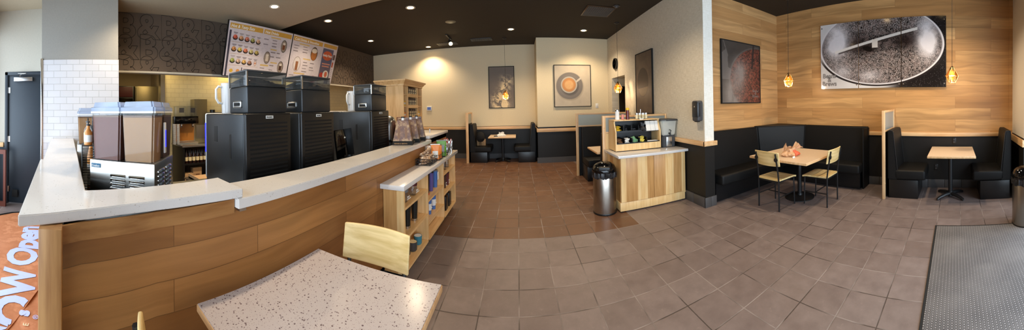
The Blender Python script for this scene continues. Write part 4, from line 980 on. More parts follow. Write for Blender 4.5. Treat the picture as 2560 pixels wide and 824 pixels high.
for yy in (-.14, .12):
    tk = MB().box(-.14, .08, yy-.11, yy+.11, .60, .82, .02, 3).build('tank', 'clear_plastic', jd)
    MB().box(.081, .084, yy-.05, yy+.06, .68, .78).build('label_panel', 'dark_grey', tk)
    MB().box(.04, .1, yy-.015, yy+.015, .36, .44, .005).build('tap', 'chrome', jd)
for k_ in range(2):
    cs = MB()
    for i in range(20): cs.lathe([(.028, .02+i*.021), (.036, .036+i*.021), (.034, .037+i*.021), (.026, .02+i*.021)], (0, 0, 0), 14)
    tag(cs.build('cup_stack', 'white_plastic', loc=(-5.5+.0*k_, 1.9-.08*k_+.09, .9)), 'stack of nested paper cups beside the juice dispenser', 'cup stack', 'cup stacks by the juice dispenser')
su = thing('steel_tower', 'tall narrow steel unit behind the juice dispenser', 'appliance', (-5.84, 2.62, .9)); MB().box(-.12, .12, -.16, .16, 0, .98, .006).build('cabinet', 'fridge_steel', su); MB().box(.12, .125, -.12, .12, .1, .4).build('service_panel', 'steel', su)
eq = thing('brewer', 'dark low brewer on the kitchen counter behind the nearest coffee machine', 'brewer', (-5.7, 3.05, .9)); MB().box(-.2, .2, -.25, .25, 0, .68, .01).build('brewer_body', 'dark_grey', eq); MB().cyl((0, -.15, .68), (0, -.15, .74), .06, seg=14).build('knob', 'black_plastic', eq); MB().box(.2, .205, -.22, -.1, .55, .64).build('control_panel', 'label_white', eq)
fg = thing('refrigerator', 'tall steel refrigerator at the back of the kitchen', 'refrigerator', (-6.85, 1.6, 0)); MB().box(-.33, .33, -.33, .24, 0, 2.22, .008).build('cabinet', 'fridge_steel', fg); MB().box(.33, .36, -.31, .22, .1, 2.18, .006).build('door', 'fridge_steel', fg)
mc = thing('menu_cabinet', 'dark red panelled cabinet left of the steel refrigerator', 'cabinet', (-6.85, .95, 0)); MB().box(-.3, .3, -.32, .30, 0, 2.22, .008).build('cabinet', 'black_plastic', mc); MB().box(.3, .315, -.29, .27, 1.96, 2.2, .002).build('red_panel', 'maroon', mc); MB().box(.3, .315, -.29, .27, 1.2, 1.93, .002).build('door', 'gloss_black', mc)

kl = None
for lc, lb in (((-5.6, 1.6, 2.72), 'recessed warm kitchen light by the cream end wall'), ((-5.55, 3.4, 2.72), 'recessed warm kitchen light over the juice dispenser'), ((-5.55, 5.6, 2.72), 'recessed warm kitchen light at the far end of the kitchen')):
    t = thing('ceiling_light', lb, 'ceiling light', lc, 0, 'warm kitchen ceiling lights')
    MB().box(-.3, .3, -.3, .3, -.03, 0, .004).build('light_housing', 'white_plastic', t); MB().box(-.27, .27, -.27, .27, -.034, -.029).build('diffuser', 'kitchen_glow', t)
# ------------------------------------------------------------------ retail cabinet beyond the counter
rc_ = thing('retail_cabinet', 'tall maple cabinet with crown moulding and stocked cubbies beyond the counter', 'cabinet', (-2.48, 5.6, 0)); ivr = Matrix.Translation((2.48, -5.6, 0))
def R_(mb, n, m, par=rc_): return mb.build(n, m, par, mat4=ivr)
Y0c, Y1c, X0c, X1c = 5.03, 6.10, -2.76, -2.2
R_(MB().box(X0c, X1c, Y0c, Y0c+.025, 0, 2.08).box(X1c-.06, X1c, Y0c-.006, Y0c, 0, 2.08), 'side_panel', 'maple'); R_(MB().box(X0c, X1c, Y1c-.025, Y1c, 0, 2.08), 'side_panel', 'maple')
R_(MB().box(X0c, X0c+.02, Y0c, Y1c, 0, 2.08), 'back_panel', 'maple_h')
R_(MB().box(X0c, X1c, Y0c, Y1c, 2.06, 2.09), 'top_panel', 'maple_h')
for a in (5.25, 5.82): R_(MB().box(X0c, X1c, a, a+.025, 0, 2.06), 'divider', 'maple')
cr = bmesh.new(); prev = None
def rect(o, z): return [cr.verts.new((x, y, z)) for x, y in ((X0c-o, Y0c-o), (X1c+o, Y0c-o), (X1c+o, Y1c+o), (X0c-o, Y1c+o))]
for o_, z_ in ((0, 2.05), (.012, 2.055), (.012, 2.085), (.03, 2.10), (.05, 2.13), (.075, 2.15), (.078, 2.175), (.0, 2.178)):
    r = rect(o_, z_)
    if prev:
        for i in range(4): cr.faces.new((prev[i], prev[(i+1) % 4], r[(i+1) % 4], r[i]))
    prev = r
cr.faces.new(prev); m = MB(); m._add(cr); R_(m, 'crown_moulding', 'maple_h')
rows = [1.88, 1.65, 1.42, 1.19, .96, .7, .4]
for z in rows:
    R_(MB().box(X0c+.02, X1c-.01, Y0c+.025, Y1c-.025, z-.02, z), 'shelf', 'maple_h')
    R_(MB().box(X1c-.012, X1c, 5.275, 5.82, z-.045, z+.022), 'shelf_lip', 'maple_h')
proto = None
for ri, z in enumerate(rows[:4]):
    for i in range(5):
        lb = 'dark bag of coffee with cream label, %s row of the retail cabinet' % ('top', 'second', 'third', 'fourth')[ri]
        y = 5.33+i*.108
        if proto is None:
            proto = thing('coffee_bag', lb, 'coffee bag', (0, 0, 0), 0, 'coffee bags in the retail cabinet')
            MB().box(-.04, .04, -.036, .036, 0, .13, .01, 2).box(-.03, .03, -.034, .034, .12, .165, .008, 2).build('bag', 'bean_bag', proto)
            MB().box(.0402, .042, -.03, .03, .02, .06).box(.0402, .042, -.03, .03, .075, .12).build('label_patch', 'cream_label', proto)
            proto.location = (X1c-.07, y, z)
        else: dup(proto, (X1c-.07, y, z), label=lb)
for z, y, m_, lb in ((1.65, 5.15, 'yellow', 'yellow box in the narrow cubby, second row of the retail cabinet'), (1.42, 5.15, 'orange', 'orange box in the narrow cubby, third row of the retail cabinet'), (1.42, 5.95, 'yellow', 'yellow box in the far narrow cubby of the retail cabinet'), (1.19, 5.95, 'orange', 'orange box in the lowest far narrow cubby')):
    b_ = thing('tea_box', lb, 'box', (X1c-.07, y, z)); MB().box(-.04, .04, -.06, .06, 0, .1, .004).build('carton', m_, b_); MB().box(.04, .042, -.04, .04, .03, .07).build('label_patch', 'label_white', b_)

# ------------------------------------------------------------------ overhead menu boards
def shapes_img(shapes, bgc, seed=0):
    def img(U, V):
        C = const(U, bgc)
        for s in shapes:
            if s[0] == 'r': m = (U >= s[1]) & (U <= s[3]) & (V >= s[2]) & (V <= s[4])
            else: m = ((U-s[1])/s[3])**2+((V-s[2])/s[4])**2 <= 1
            for c, x in zip(C, s[5]): c[m] = x
        n = (vnoise(U, V, 60, seed)-.5)*10
        return [c+n for c in C]
    return img
def lines(L, u0, u1, v, c, h=.007): L.append(('r', u0, v-h, u1, v+h, c))
gold, dark, grey_, wht = (200, 152, 60), (58, 56, 74), (128, 120, 126), (206, 198, 204)
rs = random.Random(5)
A = [('r', .02, .035, .495, .125, gold), ('r', .515, .035, .985, .125, gold), ('r', .02, .16, .045, 1, dark)]
tops = [(190, 80, 60), (200, 150, 110), (190, 110, 90), (150, 150, 80), (200, 160, 130), (190, 130, 70), (190, 170, 80), (200, 110, 80), (190, 180, 120), (170, 150, 80), (150, 160, 80), (190, 160, 140), (200, 160, 90), (150, 110, 90), (190, 140, 90)]
for r in range(3):
    for c in range(5):
        u, v = .105+c*.085, .27+r*.215+c*.006
        if r == 2 and c == 4: A += [('e', u, v, .022, .05, (120, 60, 40)), ('e', u, v, .017, .04, (230, 220, 210)), ('e', u, v, .01, .022, (170, 90, 50))]
        else:
            A += [('e', u, v+.02, .036, .04, (36, 30, 32)), ('e', u, v-.002, .029, .036, tops[r*5+c]), ('e', u-.008, v-.008, .010, .014, tuple(min(255, x+40) for x in tops[r*5+c])), ('e', u+.012, v+.004, .008, .010, (96, 60, 40))]
        lines(A, u-.03, u+.03, v-.075, grey_, .006); lines(A, u-.02, u+.02, v-.058, grey_, .005)
    lines(A, .06, .49, .365+r*.215, (176, 140, 90), .003)
A += [('e', .105, .90, .026, .035, (214, 170, 60)), ('e', .2, .90, .026, .035, (200, 140, 80)), ('r', .25, .83, .262, 1, dark), ('r', .28, .85, .5, .865, grey_), ('r', .28, .9, .48, .915, grey_)]
for u, v, ru, rv, c1, c2 in ((.62, .58, .052, .125, (96, 80, 72), (214, 200, 184)), (.875, .30, .052, .13, (70, 72, 66), (120, 70, 40)), (.87, .74, .052, .125, (76, 68, 66), (70, 44, 34))):
    A += [('e', u, v, ru, rv, c1), ('e', u-.002, v, ru*.86, rv*.86, (150, 136, 124)), ('r', u-.022, v-.05, u+.02, v+.07, c2), ('e', u, v-.05, .022, .025, (226, 214, 200))]
for u, v in ((.56, .22), (.7, .22), (.56, .32), (.7, .28), (.7, .34), (.7, .46), (.8, .46), (.7, .55), (.8, .55), (.56, .80), (.56, .86), (.56, .92), (.71, .73), (.71, .82), (.71, .90)):
    lines(A, u-.03, u+.05*rs.uniform(.5, 1), v, grey_, .009)
for u0, u1, v in ((.64, .8, .17), (.66, .76, .405), (.69, .8, .67), (.53, .66, .74)): A.append(('r', u0, v-.014, u1, v+.014, (206, 176, 110)))
Bm = [('r', .01, .03, .625, .125, gold), ('r', .655, .03, .985, .115, gold), ('r', .655, .14, .915, 1.0, (84, 88, 120)), ('r', .655, .55, .915, 1.0, (92, 84, 104)), ('e', .785, .31, .115, .115, (206, 92, 52)), ('r', .69, .50, .88, .53, (206, 140, 120)), ('r', .70, .56, .87, .585, (206, 140, 120)),
      ('e', .72, .80, .045, .07, (176, 50, 40)), ('e', .82, .78, .07, .11, (214, 212, 206)), ('e', .825, .77, .035, .07, (196, 100, 70)), ('e', .74, .96, .08, .10, (206, 200, 190)), ('r', .77, .86, .9, .90, (60, 56, 60)),
      ('r', .925, .25, .975, .38, (96, 70, 66)), ('r', .93, .44, .965, .57, (180, 80, 50)), ('e', .47, .33, .075, .16, (80, 60, 44)), ('e', .47, .36, .06, .12, (170, 104, 48)), ('e', .47, .26, .058, .055, (224, 212, 196)),
      ('e', .15, .62, .075, .17, (150, 140, 138)), ('e', .15, .62, .066, .155, (206, 200, 200)), ('r', .125, .56, .175, .76, (140, 92, 60)), ('e', .54, .94, .06, .10, (190, 140, 150)), ('r', .515, .86, .54, 1, (176, 40, 46))]
for u, v in ((.09, .22), (.09, .28), (.27, .22), (.09, .34), (.27, .28), (.27, .34), (.32, .56), (.32, .63), (.32, .70), (.32, .77), (.47, .56), (.47, .66), (.47, .72), (.09, .88), (.3, .88), (.09, .95)): lines(Bm, u-.05, u+.06*rs.uniform(.5, 1), v, grey_, .009)
for u0, u1, v in ((.14, .34, .175), (.26, .42, .485), (.12, .34, .825)): Bm.append(('r', u0, v-.014, u1, v+.014, (206, 176, 110)))
for i in range(8): lines(Bm, .93, .975, .62+i*.045, (150, 140, 146), .006)
bw, bh = 1.61, 1.03
upv = Vector((.29, 0, .98)).normalized()
for nm, y0, shp, lb, heads in (('a', 2.62, A, 'overhead menu board of sandwiches and hot drinks, nearer one', (('Hot & Tasty Eats', .03, .8), ('Hot Drinks', .53, .8))), ('b', 4.26, Bm, 'overhead menu board with the taco poster, farther one', (('Cold Drinks & Smoothies', .03, .8), ('', .66, .8)))):
    t = thing('menu_board', lb, 'menu board', (-4.73, y0, 2.30)); m4 = frame((.03, 0, 0), (0, 1, 0), upv)
    mb_ = MB().box(-.012, bw+.012, -.012, bh+.012, -.045, -.001, .003); mb_.build('board_frame', 'black_plastic', t, mat4=m4)
    painted('printed_face', bw, bh, 300, 190, shapes_img(shp, wht, 2), t, m4)
    for tx, u, _ in heads:
        if tx: lettering('heading', tx, .078, 'paper_white', t, m4 @ Matrix.Translation((u*bw, bh*(1-.107), .0045)), .0005, shear=.2, offset=.002)
    if nm == 'b':
        lettering('poster_title', 'Brekky Tacos', .075, 'paper_white', t, m4 @ Matrix.Translation((.785*bw, bh*(1-.33), .0045)), .0005, 'CENTER', offset=.003, space=.86)
    [MB().tube([(-.012, q_, .9), (-.15, q_, .99)], .012, 6).build('bracket', 'black_metal', t) for q_ in (.25, bw-.25)]

# ================================================================== CONDIMENT STATION
cc = thing('condiment_cabinet', 'light striped hickory cabinet with white top by the partition wall', 'cabinet', (2.0, 4.08, 0)); ivc = Matrix.Translation((-2.0, -4.08, 0))
def C_(mb, n, m, par=cc): return mb.build(n, m, par, mat4=ivc)
C_(MB().box(1.385, 2.59, 3.72, 4.40, .805, .845, .004), 'cabinet_top', 'quartz')
C_(MB().box(1.44, 2.54, 3.80, 4.39, .12, .805), 'body', 'hickory_a')
C_(MB().box(1.425, 2.555, 3.785, 4.39, .02, .145, .003), 'plinth', 'hickory_a')
for x, yy in ((1.46, 3.82), (2.51, 3.82), (1.46, 4.36), (2.51, 4.36)): C_(MB().cyl((x, yy, 0), (x, yy, .02), .02, seg=10), 'foot', 'rubber')
xs = [1.44, 1.50, 1.66, 1.80, 1.94]
for i, (a, b) in enumerate(((1.44, 1.982), (1.988, 2.525))):
    dr = C_(MB().box(a, b, 3.782, 3.80, .15, .80, .002), 'door', 'hickory_b')
    for c, d_ in (((.0, .08), (.27, .43)) if i == 0 else ((.2, .35), (.5, .537))):
        C_(MB().box(a+c, min(b, a+d_), 3.7805, 3.782, .15, .80), 'board_stripe', 'hickory_a', dr)
C_(MB().box(2.54, 2.575, 3.80, 4.39, .12, .805), 'side_filler', 'hickory_a')
C_(MB().box(1.434, 1.44, 3.80, 3.95, .145, .805).box(1.434, 1.44, 4.1, 4.25, .145, .805), 'side_stripe', 'hickory_b')
og = thing('condiment_organiser', 'slanted wooden organiser with black bins on the hickory cabinet', 'organiser', (1.865, 4.2, .846)); 
def O_(mb, n, m, par=og): return mb.build(n, m, par)
def side(x0, x1):
    tb = bmesh.new(); pr = [(-.15, .012), (-.15, .30), (-.085, .435), (-.085, .475), (.17, .475), (.17, .012)]
    A_ = [tb.verts.new((x0, y, z)) for y, z in pr]; B__ = [tb.verts.new((x1, y, z)) for y, z in pr]
    tb.faces.new(A_); tb.faces.new(B__[::-1])
    for i in range(6): tb.faces.new((A_[i], B__[i], B__[(i+1) % 6], A_[(i+1) % 6]))
    bmesh.ops.recalc_face_normals(tb, faces=tb.faces); m = MB(); m._add(tb); return m
O_(side(-.40, -.382), 'side_panel', 'hickory_a'); O_(side(.382, .40), 'side_panel', 'hickory_a')
O_(MB().box(-.40, .40, -.11, .17, .475, .492, .003), 'top_shelf', 'maple_h')
O_(MB().box(-.382, .382, -.148, -.13, .012, .115), 'front_board', 'hickory_a')
O_(MB().box(-.382, .382, .155, .17, .012, .475), 'back_board', 'black_plastic')
O_(MB().box(-.382, .382, -.13, .155, .1, .112).box(-.382, .382, -.04, .155, .285, .297), 'bin_floor', 'black_plastic')
for x in (-.382, -.245, -.11, .02, .15): O_(MB().box(x, x+.006, -.135, .155, .112, .20, 0).box(x, x+.006, -.09, .155, .297, .40), 'bin_divider', 'black_plastic')
O_(MB().box(-.382, .382, -.142, -.136, .112, .13).box(-.382, .382, -.10, -.094, .29, .32), 'bin_lip', 'black_plastic')
for x, yy in ((-.36, -.12), (.36, -.12), (-.36, .14), (.36, .14)): O_(MB().cyl((x, yy, 0), (x, yy, .012), .012, seg=8), 'foot', 'rubber')
def packets(mat, name, label, x0, x1, yz, n, cat='packet', L=.075, W=.03):
    """a handful of sachets standing in one bin"""
    pk = None
    for i in range(n):
        if pk is None:
            pk = MB().box(-L/2, L/2, -W/2, W/2, -.003, .003, .002, 1).build(name, mat); tag(pk, label, cat, label.split(' in ')[0]+'s'); o = pk
        else: o = pk.copy(); COL.objects.link(o)
        z = yz[1]+.012+i*.0062
        o.location = (1.865+random.uniform(x0+.045, x1-.045), 4.2+yz[0]+i*.0035+random.uniform(-.006, .006), .846+z); o.rotation_euler = (random.uniform(-.5, .3)+.35, random.uniform(-.25, .25), random.uniform(-.6, .6))
lo, hi_ = (-.085, .112), (-.06, .297)
packets('yellow', 'creamer_packet', 'yellow creamer packet in the upper near bin', -.382, -.245, hi_, 14, L=.05, W=.045)
packets('brown_pack', 'sugar_packet', 'brown sugar packet in the lower near bin', -.376, -.245, lo, 12)
packets('paper_white', 'sugar_packet', 'white sugar packet in the second lower bin', -.245, -.11, lo, 12)
packets('mint', 'sweetener_packet', 'green sweetener packet in the third lower bin', -.11, .02, lo, 14)
packets('lemon', 'sweetener_packet', 'yellow sweetener packet in the fourth lower bin', .02, .15, lo, 14)
for i, x in enumerate((-.18, -.05)):
    lo_ = MB(); rs2 = random.Random(i)
    for k in range(9): lo_.cyl((x+rs2.uniform(-.05, .05), rs2.uniform(-.06, .05), .305+k*.005), (x+rs2.uniform(-.05, .05), rs2.uniform(-.06, .05), .31+k*.006), .004, seg=6)
    t_ = lo_.build('lid_straws', 'dark_grey', loc=(1.865, 4.2, .846)); tag(t_, ('tangle of black stirrers in the second upper bin', 'tangle of black wrapped straws in the third upper bin')[i], 'stirrers', None, 'stuff')
sb = crumple('black_pouch', 'crumpled black liner pouch on the organiser next to the napkins', 'pouch', (1.97, 4.15, .846+.30), 0, .06, .07, .13, 'trash_bag', 6, None, False)
npk = None
for i in range(3):
    lb = ('napkin stack beside the black pouch on the organiser', 'napkin stack in the middle of the organiser row of three', 'napkin stack at the drink-server end of the organiser')[i]
    m_ = MB(); 
    for k in range(6): m_.box(-.041, .041, k*.009, k*.009+.0085, 0, .165-.002*(k % 2), .003, 1)
    o = m_.build('napkin_stack', 'paper_white'); tag(o, lb, 'napkins', 'folded napkin stacks on the organiser')
    o.location = (1.865+.195+i*.085, 4.085, .846+.30); o.rotation_euler = (-.30, 0, 0)
tg = tag(MB().box(-.10, .10, -.05, .04, 0, .022, .006).build('straw_box', 'paper_white', loc=(2.12, 4.13, .96)), 'flat white straw box in the lowest organiser bay', 'box')
def shaker(name, label, x, cap, body, h, r, cm):
    lathe_thing(name, label, 'shaker', (x, 4.2, 1.339), [('jar', [(0, 0), (r, 0), (r, .01), (r*.9, h*.55), (r*.95, h*.8), (0, h*.8)], body), ('cap', [(0, h*.8), (r*.98, h*.8), (r*.98, h*.94), (r*.6, h), (0, h)], cm)])
shaker('sugar_shaker', 'glass sugar shaker with steel cap on the organiser top', 1.555, 0, 'sugar', .17, .038, 'steel')
shaker('sauce_bottle', 'dark red bottle with yellow cap on the organiser top', 1.735, 0, 'ketchup', .19, .030, 'yellow')
tag(MB().lathe([(0, 0), (.022, 0), (.024, .08), (0, .085)]).build('pink_jar', 'pink', loc=(1.66, 4.23, 1.339)), 'small pink jar between the sugar shaker and the red bottle', 'jar')
ck = thing('spice_caddy', 'round steel caddy holding spice shakers', 'caddy', (1.97, 4.2, 1.339)); MB().cyl((0, 0, .0), (0, 0, .006), .11, seg=24).cyl((0, 0, 0), (0, 0, .16), .004, seg=8).tube([(.11*math.cos(a*PI/8), .06*math.sin(a*PI/8), .05) for a in range(16)], .003, 6, True).build('wire_frame', 'chrome', ck)
for i, x in enumerate((-.085, -.028, .029, .085)):
    lathe_thing('spice_shaker', 'small steel topped spice shaker in the round caddy', 'shaker', (1.97+x, 4.17, 1.346), [('jar', [(0, 0), (.022, 0), (.022, .065), (0, .066)], 'cream_label'), ('cap', [(0, .066), (.023, .066), (.023, .092), (0, .098)], 'chrome')], 'spice shakers in the caddy', 14)
dr = thing('beverage_server', 'clear drink server with dark lid and base at the wall end', 'beverage dispenser', (2.43, 4.18, .846))
MB().prism([(-.12, -.12), (.12, -.12), (.14, .0), (.13, .13), (-.13, .13), (-.14, 0)], 0, .20, .012).build('base', 'dark_grey', dr)
MB().box(-.055, .055, -.128, -.118, .01, .175, .004).build('steel_plate', 'steel', dr)
tb = bmesh.new(); q0 = [tb.verts.new((sx*.125, sy*.12, .20)) for sx, sy in ((-1, -1), (1, -1), (1, 1), (-1, 1))]; q1 = [tb.verts.new((sx*.15, sy*.135, .455)) for sx, sy in ((-1, -1), (1, -1), (1, 1), (-1, 1))]
tb.faces.new(q0[::-1]); tb.faces.new(q1)
for i in range(4): tb.faces.new((q0[i], q0[(i+1) % 4], q1[(i+1) % 4], q1[i]))
bmesh.ops.recalc_face_normals(tb, faces=tb.faces); bmesh.ops.bevel(tb, geom=list(tb.edges), offset=.015, segments=3, affect='EDGES'); m = MB(); m._add(tb); m.build('tank', 'frost', dr)
MB().box(-.16, .16, -.145, .145, .455, .475, .005).box(-.05, .16, -.155, -.1, .448, .47, .004).build('lid', 'dark_grey', dr)
MB().cyl((0, -.125, .235), (0, -.17, .235), .014, seg=12).tube([(0, -.165, .235), (.012, -.17, .285), (-.014, -.16, .30)], .008, 6).cyl((0, -.165, .235), (0, -.165, .2), .012, seg=10).build('tap', 'black_plastic', dr)

def trash_can(label, loc, rz=0):
    t = thing('trash_can', label, 'trash can', loc, rz)
    MB().lathe([(0, 0), (.168, 0), (.17, .01), (.17, .56), (.165, .57), (0, .57)], seg=48).build('body', 'brushed_can', t)
    MB().lathe([(.172, 0), (.174, .004), (.174, .022), (.171, .026)], seg=48).build('base_ring', 'black_plastic', t)
    def f(u, v):
        a = u*2*PI; r = .176+.006*math.sin(17*a)+.004*math.sin(31*a+2); return (r*math.cos(a)*(1+.03*math.sin(v*PI)), r*math.sin(a)*(1+.03*math.sin(v*PI)), .525+.085*v+.008*math.sin(9*a)*(1-v))
    MB().grid(f, 90, 5).build('bin_liner', 'trash_bag', t)
    MB().lathe([(.178, .60), (.182, .62), (.176, .65), (.15, .70), (.10, .733), (.05, .744), (0, .746)], seg=40).build('lid', 'gloss_black', t)
    MB().box(-.09, .09, -.172, -.10, .625, .70, .02, 3).build('swing_flap', 'black_plastic', t)
    return t
tc = trash_can('brushed steel trash can with glossy black dome beside the hickory cabinet', (1.232, 3.93, 0), -.3)
dup(tc, (3.47, -.90, 0), 1.6, 'brushed steel trash can by the window pier and small bench')
# soap dispenser on the partition wall
sd = thing('soap_dispenser', 'dark wall-mounted sanitiser dispenser on the textured partition', 'dispenser', (2.598, 3.40, 1.31))
MB().box(-.10, 0, -.075, .075, .0, .31, .022, 3).build('housing', 'dark_grey', sd); MB().box(-.104, -.03, -.0755, .0755, .05, .30, .02, 3).build('cover', 'machine_grey', sd)
MB().box(-.085, -.03, -.045, .045, -.015, .03, .01).build('push_bar', 'black_plastic', sd); MB().cyl((-.1045, .0, .22), (-.106, .0, .22), .012, seg=16).build('drop_mark', 'steel', sd)

# ------------------------------------------------------------------ pictures
def picture(name, label, loc, right, w, h, img, nu, nv, fr=.018, dep=.035, mat='print_matte'):
    t = thing(name, label, 'picture', loc); m4 = frame((0, 0, 0), right, (0, 0, 1))
    
    MB().box(0, fr, 0, h, 0, dep, .002, 1).box(w-fr, w, 0, h, 0, dep, .002, 1).box(fr, w-fr, 0, fr, 0, dep, .002, 1).box(fr, w-fr, h-fr, h, 0, dep, .002, 1).build('picture_frame', 'hat_black', t, mat4=m4)
    painted('print', w-2*fr+.002, h-2*fr+.002, nu, nv, img, t, m4 @ Matrix.Translation((fr-.001, fr-.001, .006)), mat, dep-.014)
    return t
def img_smoke(U, V):
    C = const(U, (112, 98, 84)); n = fbm(U, V*1.5, 5, 3); n2 = fbm(U+n*.3, V*1.5+n*.2, 9, 11)
    body = np.exp(-((U-.62-.12*np.sin(V*6))/.22)**2)*sstep(V, .12, .3)
    low = np.exp(-((U-.38)/.28)**2)*sstep(V, .55, .85)
    f = np.clip((body*.9+low)*sstep(n2, .42, .68)*1.3, 0, 1)
    st = np.exp(-((np.abs(n-.5))/.018)**2)*np.clip(body+low, 0, 1)*.6
    C = mixc(C, const(U, (222, 196, 150)), np.clip(f+st, 0, 1))
    cone = (np.abs(U-.7+(.0)*V) < (.02+.26*(V-.55)))*(V > .55)*(V < .8)
    C = mixc(C, const(U, (214, 170, 104)), cone*.35)
    return C
def img_cup(U, V):
    C = mixc(const(U, (206, 190, 164)), const(U, (180, 164, 142)), fbm(U, V, 5, 2))
    x, y = (U-.415), (V-.5)*1.12
    d = np.hypot(x, y)
    C = mixc(C, const(U, (150, 134, 112)), sstep(np.hypot(x-.01, y-.02), .41, .36)*.5)
    C = mixc(C, const(U, (122, 112, 102)), sstep(d, .372, .362))
    C = mixc(C, const(U, (134, 122, 112)), sstep(np.abs(d-.29), .02, .0)*.5)
    d2 = np.hypot(U-.40, (V-.475)*1.12)
    C = mixc(C, const(U, (70, 62, 56)), sstep(np.hypot(U-.43, (V-.52)*1.12), .27, .2)*.55)
    h = (np.abs((U-.62)+(V-.36)*1.25-.07) < .28)*(np.abs((V-.36)*1.1+(U-.66)*.75) < .030)*(U > .55)*(U < .74)
    C = mixc(C, const(U, (196, 184, 166)), h*1.0)
    C = mixc(C, const(U, (188, 176, 158)), sstep(d2, .232, .222))
    C = mixc(C, const(U, (160, 148, 134)), sstep(d2, .2, .19)*.9)
    C = mixc(C, const(U, (196, 132, 70)), sstep(d2, .192, .184))
    C = mixc(C, const(U, (224, 176, 116)), sstep(d2, .15, .10)*(.5+.5*fbm(U, V, 16, 8)))
    return C
def img_side(U, V):
    C = mixc(const(U, (84, 68, 56)), const(U, (112, 92, 74)), fbm(U, V*1.4, 9, 4))
    d = np.hypot((U-.45)/.36, (V-.49)/.245)
    C = mixc(C, const(U, (66, 48, 38)), sstep(d, 1.0, .97)); C = mixc(C, const(U, (46, 32, 26)), sstep(d, .96, .93)*(V < .58+.03*U))
    C = mixc(C, const(U, (112, 90, 60)), sstep(d, .96, .93)*(V >= .60-.04*U))
    n = np.random.RandomState(2).rand(*U.shape)
    return mixc(C, const(U, (70, 48, 34)), (n > .7)*(d < .93)*.4)
def beans(U, V, seed, a, b, c):
    n = np.random.RandomState(seed).rand(*U.shape); n2 = fbm(U, V, 40, seed, 2)
    C = mixc(const(U, a), const(U, b), sstep(n2, .4, .65)); return mixc(C, const(U, c), (n > .9)*1.0)
def img_beans(U, V):
    C = mixc(const(U, (50, 44, 40)), const(U, (78, 70, 62)), fbm(U, V, 4, 5))
    d = np.hypot((U-.98)/.80, (V-.62)/.58)
    C2 = beans(U, V, 4, (46, 24, 20), (110, 52, 40), (176, 112, 84)); 
    C = mixc(C, C2, sstep(d, 1.0, .96)); C = mixc(C, const(U, (96, 90, 84)), np.exp(-((d-1.0)/.02)**2)*.8)
    w = (U < .25-.22*np.abs(V-.45)*2)*(V < .62); C = mixc(C, const(U, (112, 104, 98)), w*.7*(fbm(U, V, 3, 9) > .3))
    sm = np.clip(np.exp(-((U-.36-.1*np.sin(V*5))/.26)**2)*sstep(V, .12, .45)*(.35+1.0*fbm(U, V, 6, 13)), 0, 1)
    C = mixc(C, const(U, (148, 138, 130)), np.clip(sm*1.0, 0, .9))
    bar = (np.abs(U-.80+(V-.2)*.12) < .025)*(V < .42); return mixc(C, const(U, (44, 36, 34)), bar*.9)
picture('smoke_picture', 'tall dark framed picture of swirling cream smoke above the far table', (-.905, 8.598, 1.55), (1, 0, 0), .80, 1.29, img_smoke, 120, 190)
p_ = picture('cup_picture', 'framed picture of a coffee cup on a grey saucer from above', (1.005, 7.748, 1.545), (1, 0, 0), 1.07, 1.19, img_cup, 190, 200)
p_ = picture('disc_picture', 'tall brown framed picture of a dark round shape on the partition wall', (2.598, 5.70, 1.38), (0, -1, 0), .80, 1.31, img_side, 120, 200)
p_ = picture('bean_picture', 'dark framed picture of red beans and steam on the wood wall', (3.335, 3.745, 1.565), (1, 0, 0), 1.08, 1.17, img_beans, 200, 210)
lettering('print_text', 'Beans\n&\nBrews', .075, 'art_text', p_, frame((.92, -.0305, .22), (1, 0, 0), (0, 0, 1)), .0004, 'CENTER', line=.7)
